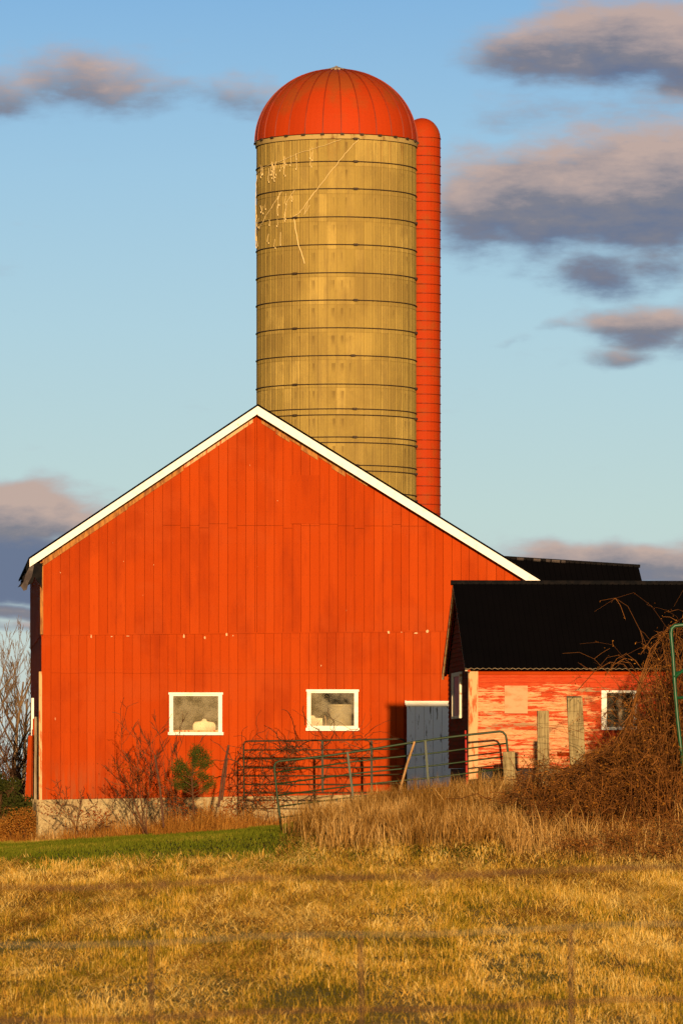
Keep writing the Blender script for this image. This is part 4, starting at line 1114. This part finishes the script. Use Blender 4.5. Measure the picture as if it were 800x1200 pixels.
# leafy bushes at the far left
def bush(name, label, px, py, Y, rw, h, n, m, twigm, lw=.06, cat='bush'):
    X = (px-HX)*Y/F; z = tz(X, Y); root = empty(name, (X, Y, z)); tag(root, label, cat)
    st = MB()
    for _ in range(18):
        grow(st, Vector((rng.uniform(-rw*.4, rw*.4), rng.uniform(-.3, .3), -.1)), Vector((rng.gauss(0, .4), rng.gauss(0, .3), 1)), h*.55, .02, 2, .5, .15, (2, 4), 3, .006)
    st.build('stems', twigm, root)
    lf = MB(); cl = [(Vector((rng.uniform(-rw, rw), rng.uniform(-rw*.5, rw*.5), 0)), rng.uniform(.15, .34)) for _ in range(46)]
    cl = [(Vector((c.x, c.y, rng.uniform(.05, 1)*h*(1-.7*(c.x/rw)**2))), r_) for c, r_ in cl]
    for _ in range(n):
        c, r_ = rng.choice(cl); v = Vector((rng.gauss(0, 1), rng.gauss(0, 1), rng.gauss(0, 1))); v = v.normalized()*r_*rng.random()**.4
        q = c+v; 
        if q.z < 0: continue
        a = Vector((rng.gauss(0, 1), rng.gauss(0, 1), rng.gauss(0, 1))).normalized(); b = a.orthogonal().normalized(); L = rng.uniform(.6, 1.2)*lw
        lf.add([q-a*L, q+b*L*.45, q+a*L, q-b*L*.45], [(0, 1, 2, 3)], 0, min(1, max(0, rng.gauss(.45, .25))))
    lf.build('leaves', m, root)
bush('olive_bush', 'dark green bush left of the barn corner', 6, 965, 139, .85, 1.75, 9000, M['evergreen'], M['twig'], .05)
bush('red_bush', 'low rust red bush at the foot of the barn corner', 24, 985, 134.5, .62, .75, 5200, M['orangeweed'], M['twig'], .04)
for (px, Y, rw, h, lab) in [(18, 176, 1.7, 4.0, 'brown leafless thicket behind the left bushes'), (-70, 180, 1.9, 3.8, 'brown leafless thicket beyond the left edge')]:
    X = (px-HX)*Y/F; O = Vector((X, Y, tz(X, Y)-.1)); mb = MB()
    for _ in range(58):
        grow(mb, O+Vector((rng.uniform(-rw, rw), rng.uniform(-1.2, 1.2), 0)), Vector((rng.gauss(0, .2), rng.gauss(0, .2), 1)), h*rng.uniform(.35, .66), .03, 3, .45, .2, (2, 4), 3, .009)
    tag(mb.build('brown_thicket', M['twig'], origin=O), lab, 'thicket')

# vines on the rear gate and barn wall
def gatevine():
    mb = MB(); Y = 130.3
    def wander(x, y, ang, L, r):
        P = []; n = int(L/3)+2
        for i in range(n):
            P.append(W(x, y, Y+rng.uniform(-.08, .08)+.15*math.sin(i*.7))); x += 3*math.cos(ang); y -= 3*math.sin(ang); ang += rng.gauss(0, .33)
        mb.tube(P, [r*(1-.6*i/n) for i in range(n)], 4, 0, rng.random(), cap=False)
    for _ in range(70): wander(rng.uniform(272, 350), rng.uniform(870, 932), rng.uniform(0, 6.28), rng.uniform(18, 55), rng.uniform(.006, .012))
    for _ in range(46): wander(343+rng.gauss(0, 7), 879+rng.gauss(0, 5), rng.uniform(0, 6.28), rng.uniform(10, 28), rng.uniform(.006, .012))
    for _ in range(34): wander(rng.uniform(340, 440), rng.uniform(862, 892), rng.uniform(-.6, 3.6), rng.uniform(18, 50), rng.uniform(.006, .011))
    for (x, y, a, L) in [(345, 878, 1.1, 52), (350, 876, .75, 40), (330, 880, 2.0, 38), (380, 874, .5, 50), (400, 870, .4, 48), (300, 880, 2.4, 35), (283, 900, 1.8, 45), (278, 925, 1.6, 60), (430, 868, -.5, 50), (357, 850, 1.4, 22)]:
        wander(x, y, a, L, .014)
    for i in range(6): wander(300+i*22, 945, 1.57+rng.gauss(0, .2), 62, .016)
    o = mb.build('tangled_vine', M['twig'], origin=W(330, 945, Y)); tag(o, 'leafless dark vine tangled over the level gate', 'vine')
gatevine()

# ------------------------------------------------------------------ bramble thicket on the right
def bramble(name, label, x0, x1, Ya, Yb, hprof, ncane, nleaf, seedn, leftbias=.5):
    mb = MB(); lf = MB(); cx = ((x0+x1)/2-HX)*(Ya+Yb)/2/F; O = Vector((cx, (Ya+Yb)/2, tz(cx, (Ya+Yb)/2)))
    xs = [p[0] for p in hprof]; ys = [p[1] for p in hprof]
    def topz(X, Y): px = HX+X*F/Y; return CH+(HY-float(np.interp(px, xs, ys)))*Y/F
    tips = []
    for _ in range(ncane):
        px = rng.uniform(x0, x1); Y = rng.uniform(Ya, Yb); X = (px-HX)*Y/F; z0 = tz(X, Y)
        H = (topz(X, Y)-z0)*(1-rng.random()**1.2*.85)*rng.uniform(.86, 1.07)*(.72+.5*float(vn(X*2.2, Y*1.6, 41)))
        if H < .12: H = .12
        dx = rng.gauss(-leftbias*.5, .6)*min(1.3, H); dy = rng.gauss(-.2, .35); droop = rng.uniform(.0, .55)
        P = []; n = 8; wild = rng.random() < .3
        for i in range(n+1):
            f = i/n; zz = z0+H*(math.sin(f*math.pi*(.5+.38*droop)))+rng.gauss(0, .025)
            P.append(Vector((X+dx*f**1.4+rng.gauss(0, .012 if wild else .03), Y+dy*f, zz)))
            # keep under the outline
            tzv = topz(P[-1].x, P[-1].y)+.04
            if P[-1].z > tzv and not wild: P[-1].z = tzv-rng.uniform(0, .25)
        r = rng.uniform(.004, .010)*(1 if rng.random() < .93 else 1.9); mb.tube(P, [r*(1-.55*i/n) for i in range(n+1)], 3, 0, rng.random(), cap=False)
        for _k in range(rng.randint(1, 4)):
            k = rng.randrange(2, n); d = Vector((rng.gauss(0, .7), rng.gauss(0, .5), rng.gauss(.1, .5))).normalized(); L = rng.uniform(.12, .42)
            a = P[k]; b = a+d*L*.5+Vector((0, 0, rng.gauss(0, .03))); c = a+d*L-Vector((0, 0, rng.uniform(0, .1)))
            mb.tube([a, b, c], [r*.6, r*.5, .003], 3, 0, rng.random(), cap=False); tips.append(c)
        tips += P[3:]
    root = empty(name, O); tag(root, label, 'bush')
    mb.v = [(a-O.x, b-O.y, c-O.z) for a, b, c in mb.v]; mb.build('canes', M['bramble'], root)
    for _ in range(nleaf):
        q = rng.choice(tips)-O+Vector((rng.gauss(0, .04), rng.gauss(0, .04), rng.gauss(0, .04)))
        a = Vector((rng.gauss(0, 1), rng.gauss(0, 1), rng.gauss(0, 1))).normalized(); b = a.orthogonal().normalized(); L = rng.uniform(.010, .030)
        lf.add([q-a*L, q+b*L*.6, q+a*L, q-b*L*.6], [(0, 1, 2, 3)], 0, rng.random()**1.5)
    lf.build('leaves', M['dryleaf'], root)
bramble('bramble_bush', 'tall reddish brown bramble thicket covering the right end of the shed', 690, 905, 105.2, 109.5,
        [(660, 905), (690, 880), (715, 878), (735, 850), (748, 800), (757, 766), (768, 748), (785, 734), (800, 722), (840, 708), (905, 700)], 1500, 15000, 1)
bramble('bramble_bush', 'low brown bramble tangle round the feet of the wooden posts', 622, 800, 104.2, 107.4,
        [(600, 930), (612, 900), (625, 878), (645, 893), (660, 905), (690, 890), (712, 868), (740, 850), (800, 830)], 1000, 7000, 2, .2)
bramble('bramble_bush', 'creeping brown brambles on the field edge in front of the taller thickets', 650, 905, 100.5, 104.8,
        [(640, 992), (700, 972), (760, 958), (905, 948)], 420, 2200, 3, .3)
# dark cloth by the shed wall
def debris():
    Y = 110.6; C = W(666, 905, Y); C.z = tz(C.x, Y)-.05
    mb = MB(); N = 14
    vs = []; fs = []
    for i in range(N+1):
        for j in range(N+1):
            u = i/N*2-1; v = j/N*2-1; rr = math.sqrt(u*u+v*v)
            z = .52*math.exp(-2.2*rr*rr)*(1+.5*math.sin(5*u+2*v)+.3*math.sin(9*v-3*u)); vs.append((u*.42, v*.35, max(-.05, z)))
    for i in range(N):
        for j in range(N):
            a = i*(N+1)+j; fs.append((a, a+N+1, a+N+2, a+1))
    mb.add(vs, fs); o = mb.build('tarp', M['cloth'], smooth=False); o.location = C
    tag(o, 'dark blue crumpled tarp on the ground between the two taller posts', 'tarp')
debris()

weeds('orange_weeds', 'rust orange dead weeds round the pine sapling', W(180, 960, 127).x, W(290, 960, 127).x, 126.0, 128.8, 4200, .22, 1.05, M['orangeweed'], ([0, .15, .4, .75, .9, 1], [.7, .9, .95, .95, .6, .3]))
weeds('foundation_weeds', 'brown dry weeds along the foot of the barn foundation', W(40, 970, 132).x, W(450, 970, 132).x, 130.3, 132.4, 6500, .12, .50, M['tall'])
weeds('foundation_vines', 'orange brown weeds half hiding the stone foundation', W(75, 970, 131).x, W(330, 960, 131).x, 129.4, 132.0, 3600, .10, .80, M['orangeweed'])
weeds('corner_weeds', 'orange and brown weeds left of the barn corner', W(-90, 970, 134).x, W(46, 970, 134).x, 132.8, 138.5, 9000, .3, .8, M['orangeweed'])
weeds('bramble_grass', 'pale dead grass growing up through the brambles at the right', W(590, 970, 103).x, W(905, 970, 103).x, 100.2, 106.4, 9000, .18, .85, M['tall'])
weeds('shed_weeds', 'pale dead grass along the foot of the shed wall', W(560, 930, 112).x, W(905, 930, 112).x, 108.0, 112.6, 4200, .3, .8, M['tall'])
weeds('post_weeds', 'pale dry weeds growing between gate and fence posts', W(560, 930, 111).x, W(640, 930, 111).x, 108.5, 112.3, 2600, .4, .9, M['tall'])

# ------------------------------------------------------------------ wire fence close to the camera
def wirefence():
    Y = 8.0
    root = empty('wire_fence', (0, Y, tz(0, Y))); tag(root, 'rusty wire fence crossing just in front of the camera, out of focus', 'fence')
    O = Vector(root.location); xe = 2.6
    lines = [('barbed_wire', 1041, 1016, .0017, 'wire'), ('line_wire', 1109, 1083, .0015, 'galvwire'), ('line_wire', 1197, 1171, .0022, 'wire'), ('line_wire', 1300, 1275, .0020, 'wire'), ('line_wire', 1420, 1395, .0020, 'wire'), ('line_wire', 1550, 1525, .002, 'wire'), ('line_wire', 1700, 1675, .002, 'wire')]
    ys = []
    for nm, a, b, r, m in lines:
        mb = MB(); P = []
        for i in range(41):
            x = -xe+2*xe*i/40; px = HX+x*F/Y; py = a+(b-a)*px/800; P.append(Vector((x, Y, CH+(HY-py)*Y/F+.003*math.sin(i*1.7)))-O)
        mb.tube(P, r, 6)
        if nm == 'barbed_wire':
            P2 = [p+Vector((0, .003*math.cos(i*2.1), .0035*math.sin(i*2.1))) for i, p in enumerate(P)]; mb.tube(P2, r*.8, 5)
            for i in range(3, 40, 3):
                p = P[i]; mb.tube([p+Vector((-.012, 0, .014)), p+Vector((.012, 0, -.014))], .0014, 4); mb.tube([p+Vector((.012, .006, .014)), p+Vector((-.012, -.006, -.014))], .0014, 4)
        mb.build(nm, M[m], root)
    k = 0
    for i in range(-8, 9):
        px = 422.5+245.5*i; x = (px-HX)*Y/F
        if abs(x) > xe-.05: continue
        y0 = 1109+(1083-1109)*px/800; y1 = 1700+(1675-1700)*px/800
        mb = MB(); mb.tube([Vector((x, Y+.003, CH+(HY-y0)*Y/F))-O, Vector((x+.004, Y+.003, CH+(HY-(y0+y1)/2)*Y/F))-O, Vector((x+.0, Y+.003, CH+(HY-y1)*Y/F))-O], .0025, 6)
        mb.build('stay_wire', M['wire'], root)
    for sx in (-1, 1):
        mb = MB(); mb.lathe([(.0, 1.62), (.05, 1.62), (.055, 1.6), (.06, 0), (.06, -.3)], sx*xe, .07, 14); mb.build('post', M['greywood'], root)
wirefence()

# ------------------------------------------------------------------ light
EL, AZ = 7.5, 3.89
S = Vector((math.sin(R(AZ))*math.cos(R(EL)), -math.cos(R(AZ))*math.cos(R(EL)), math.sin(R(EL))))
sl = bpy.data.lights.new('sun', 'SUN'); so = bpy.data.objects.new('sun', sl); COL.objects.link(so)
so.rotation_euler = S.to_track_quat('Z', 'Y').to_euler(); sl.energy = 5.0; sl.angle = R(.55); sl.color = (1.0, .69, .38)

def world():
    w = bpy.data.worlds.new('World'); SC.world = w; w.cycles.sampling_method = 'MANUAL'; w.cycles.sample_map_resolution = 512; w.use_nodes = True; nt = w.node_tree; nt.nodes.clear(); g = G(nt)
    sky = g.n('ShaderNodeTexSky'); sky.sky_type = 'NISHITA'; sky.sun_disc = False; sky.sun_elevation = R(EL); sky.sun_rotation = R(180-AZ)
    sky.air_density = 1.0; sky.dust_density = .6; sky.ozone_density = 1.5
    # cloud field as a node group of the view direction
    ng = bpy.data.node_groups.new('cloud_field', 'ShaderNodeTree')
    ng.interface.new_socket('P', in_out='INPUT', socket_type='NodeSocketVector'); ng.interface.new_socket('D', in_out='OUTPUT', socket_type='NodeSocketFloat'); ng.interface.new_socket('S', in_out='OUTPUT', socket_type='NodeSocketFloat')
    gi = ng.nodes.new('NodeGroupInput'); go = ng.nodes.new('NodeGroupOutput'); h = G(ng)
    P = gi.outputs[0]
    nz = h.n('ShaderNodeTexNoise'); h.put(nz.inputs['Vector'], P); nz.inputs['Scale'].default_value = .9; nz.inputs['Detail'].default_value = 3
    v1 = h.n('ShaderNodeVectorMath', operation='SUBTRACT'); ng.links.new(nz.outputs[1], v1.inputs[0]); v1.inputs[1].default_value = (.5, .5, .5)
    v2 = h.n('ShaderNodeVectorMath', operation='MULTIPLY'); ng.links.new(v1.outputs[0], v2.inputs[0]); v2.inputs[1].default_value = (.9, .55, 0)
    v3 = h.n('ShaderNodeVectorMath', operation='ADD'); ng.links.new(P, v3.inputs[0]); ng.links.new(v2.outputs[0], v3.inputs[1])
    sp = h.n('ShaderNodeSeparateXYZ'); ng.links.new(v3.outputs[0], sp.inputs[0])
    E = [  # cx, cy, rx, ry, weight  (hundreds of pixels)
        (.95, .92, 1.05, .42, .80), (.0, 1.12, .8, .36, .75), (1.9, 1.10, .95, .28, .60), (2.75, 1.12, .75, .26, .66),
        (7.35, .52, 1.2, .64, 1.2), (6.45, .60, .95, .40, 1.0), (8.3, .62, .9, .72, 1.1), (6.3, 1.32, 1.1, .30, .52), (7.4, 1.27, .8, .18, .48),
        (6.5, 2.34, 1.45, .68, 1.2), (7.5, 2.24, 1.35, .86, 1.25), (5.8, 2.50, .9, .46, 1.05), (8.9, 2.2, 1.3, .85, 1.2),
        (7.05, 3.20, .75, .34, .78, .5), (7.8, 3.10, .6, .28, .7, .3), (8.2, 3.5, .5, .25, .6), (7.45, 3.80, .75, .30, 1.0), (7.2, 4.12, .55, .14, .66), (8.15, 3.92, .5, .28, .8), (6.5, 3.80, .42, .12, .46), (5.9, 3.93, .3, .06, .38),
        (.15, 5.98, 1.35, .34, 1.3, -.4), (-.8, 5.95, .9, .40, 1.2, -.4), (.0, 6.58, 1.8, .42, 1.5, 1.3), (.0, 6.92, 1.8, .14, 1.0, 1.0), (.2, 7.12, 1.5, .13, .85), (.4, 7.30, 1.3, .08, .6), (1.6, 6.5, 1.0, .34, 1.0, 1.0),
        (7.2, 6.58, 1.5, .28, 1.15), (8.6, 6.6, 1.2, .34, 1.15), (6.1, 6.68, .9, .20, .9),
        (-3, 3.2, 2.5, .6, .8), (12, 4.5, 2.5, .7, .8), (14, 1.5, 2.5, .8, .9), (-5, 1.3, 3, .5, .7), (13, 6.8, 4, .5, .9), (-6, 6.7, 4, .5, .9)]
    acc = None; wsum = None
    for cx, cy, rx, ry, wt, *bs in E:
        dx = h.m('MULTIPLY', h.m('SUBTRACT', sp.outputs[0], cx), 1/rx); dy = h.m('MULTIPLY', h.m('SUBTRACT', sp.outputs[1], cy), 1/ry)
        d2 = h.m('ADD', h.m('MULTIPLY', dx, dx), h.m('MULTIPLY', dy, dy))
        e = h.m('MULTIPLY', h.m('POWER', 2.718, h.m('MULTIPLY', h.m('POWER', d2, 1.25), -.85)), wt)
        acc = e if acc is None else h.m('SMOOTH_MAX', acc, e, .12)
        ey = h.m('MULTIPLY', h.m('MULTIPLY', e, e), h.m('ADD', dy, bs[0] if bs else 0.0)); e2 = h.m('MULTIPLY', e, e)
        wsum = (ey, e2) if wsum is None else (h.m('ADD', wsum[0], ey), h.m('ADD', wsum[1], e2))
    fb = h.n('ShaderNodeTexNoise'); mp = h.n('ShaderNodeMapping'); ng.links.new(P, mp.inputs[0]); mp.inputs['Scale'].default_value = (.62, 1.75, 1); ng.links.new(mp.outputs[0], fb.inputs['Vector'])
    fb.inputs['Scale'].default_value = 1.7; fb.inputs['Detail'].default_value = 8; fb.inputs['Roughness'].default_value = .62
    fld = h.m('ADD', acc, h.m('MULTIPLY', h.m('SUBTRACT', fb.outputs[0], .5), 1.05)); ng.links.new(fld, go.inputs[0])
    shd = h.m('ADD', h.m('DIVIDE', wsum[0], h.m('ADD', wsum[1], .002)), h.m('MULTIPLY', h.m('SUBTRACT', fb.outputs[0], .5), -2.2)); ng.links.new(shd, go.inputs[1])
    # coordinates
    tc = g.n('ShaderNodeTexCoord'); s3 = g.n('ShaderNodeSeparateXYZ'); nt.links.new(tc.outputs['Generated'], s3.inputs[0])
    yy = g.m('MAXIMUM', s3.outputs[1], .08)
    U = g.m('ADD', g.m('MULTIPLY', g.m('DIVIDE', s3.outputs[0], yy), F/100), HX/100)
    V = g.m('SUBTRACT', HY/100, g.m('MULTIPLY', g.m('DIVIDE', s3.outputs[2], yy), F/100))
    def vec(du, dv):
        c = g.n('ShaderNodeCombineXYZ'); g.put(c.inputs[0], g.m('ADD', U, du)); g.put(c.inputs[1], g.m('ADD', V, dv)); return c.outputs[0]
    x = nt.nodes.new('ShaderNodeGroup'); x.node_tree = ng; nt.links.new(vec(0, 0), x.inputs[0]); f0 = x.outputs[0]; sh = x.outputs[1]
    dens = g.ss(f0, .18, .90)
    ccr = g.n('ShaderNodeValToRGB'); ce = ccr.color_ramp.elements; g.put(ccr.inputs[0], g.m('ADD', g.m('MULTIPLY', sh, .5), .5))
    ce[0].position = .18; ce[0].color = (.53, .385, .33, 1); ce[1].position = .92; ce[1].color = (.115, .150, .255, 1)
    for p, c in ((.40, (.37, .295, .29)), (.60, (.205, .195, .235))):
        q = ce.new(p); q.color = (*c, 1)
    thick = g.ss(f0, .25, .95)
    cc = g.mix(thick, g.mix(.5, ccr.outputs[0], (.30, .40, .56)), ccr.outputs[0])
    # sky: physical sky, paler towards the horizon
    el = g.m('MULTIPLY', V, 1.0)
    cr = g.n('ShaderNodeValToRGB'); e = cr.color_ramp.elements
    g.put(cr.inputs[0], g.m('DIVIDE', V, 9.15, clamp=True))
    e[0].position = 0; e[0].color = (.235, .465, .735, 1); e[1].position = 1; e[1].color = (.60, .64, .58, 1)
    for p, c in ((.22, (.345, .575, .755)), (.42, (.43, .64, .735)), (.66, (.52, .68, .66)), (.82, (.56, .66, .62))):
        q = e.new(p); q.color = (*c, 1)
    k = .065
    skyc = g.mix(1.0, sky.outputs[0], (k, k, k), 'MULTIPLY')
    # blend in front, physical sky elsewhere
    front = g.ss(s3.outputs[1], .75, .93)
    base = g.mix(front, skyc, cr.outputs[0])
    msk = g.m('MULTIPLY', g.m('MULTIPLY', dens, .93), g.ss(s3.outputs[1], .3, .6))
    low = g.ss(s3.outputs[2], -.002, .004)
    base = g.mix(g.m('MULTIPLY', msk, low), base, cc)
    bg = g.n('ShaderNodeBackground'); nt.links.new(g.mix(1.0, base, (10, 10, 10), 'MULTIPLY'), bg.inputs[0]); bg.inputs[1].default_value = .0758
    ou = g.n('ShaderNodeOutputWorld'); nt.links.new(bg.outputs[0], ou.inputs[0])
world()

# ------------------------------------------------------------------ camera
cam = bpy.data.cameras.new('camera'); co = bpy.data.objects.new('camera', cam); COL.objects.link(co); SC.camera = co
co.location = (0, 0, CH); co.rotation_euler = (R(90), 0, 0)
cam.sensor_fit = 'VERTICAL'; cam.sensor_height = 36.0; cam.lens = 36.0*F/1200.0
cam.shift_y = (HY-600)/1200.0; cam.clip_start = .1; cam.clip_end = 5000
cam.dof.use_dof = True; cam.dof.focus_distance = 122; cam.dof.aperture_fstop = 16.0

vs = SC.view_settings; vs.view_transform = 'Standard'; vs.look = 'None'; vs.exposure = 0.40; vs.gamma = 1.0; vs.use_curve_mapping = False
SC.cycles.use_adaptive_sampling = True; SC.cycles.adaptive_threshold = .02; SC.cycles.max_bounces = 3; SC.cycles.diffuse_bounces = 2; SC.cycles.transparent_max_bounces = 8
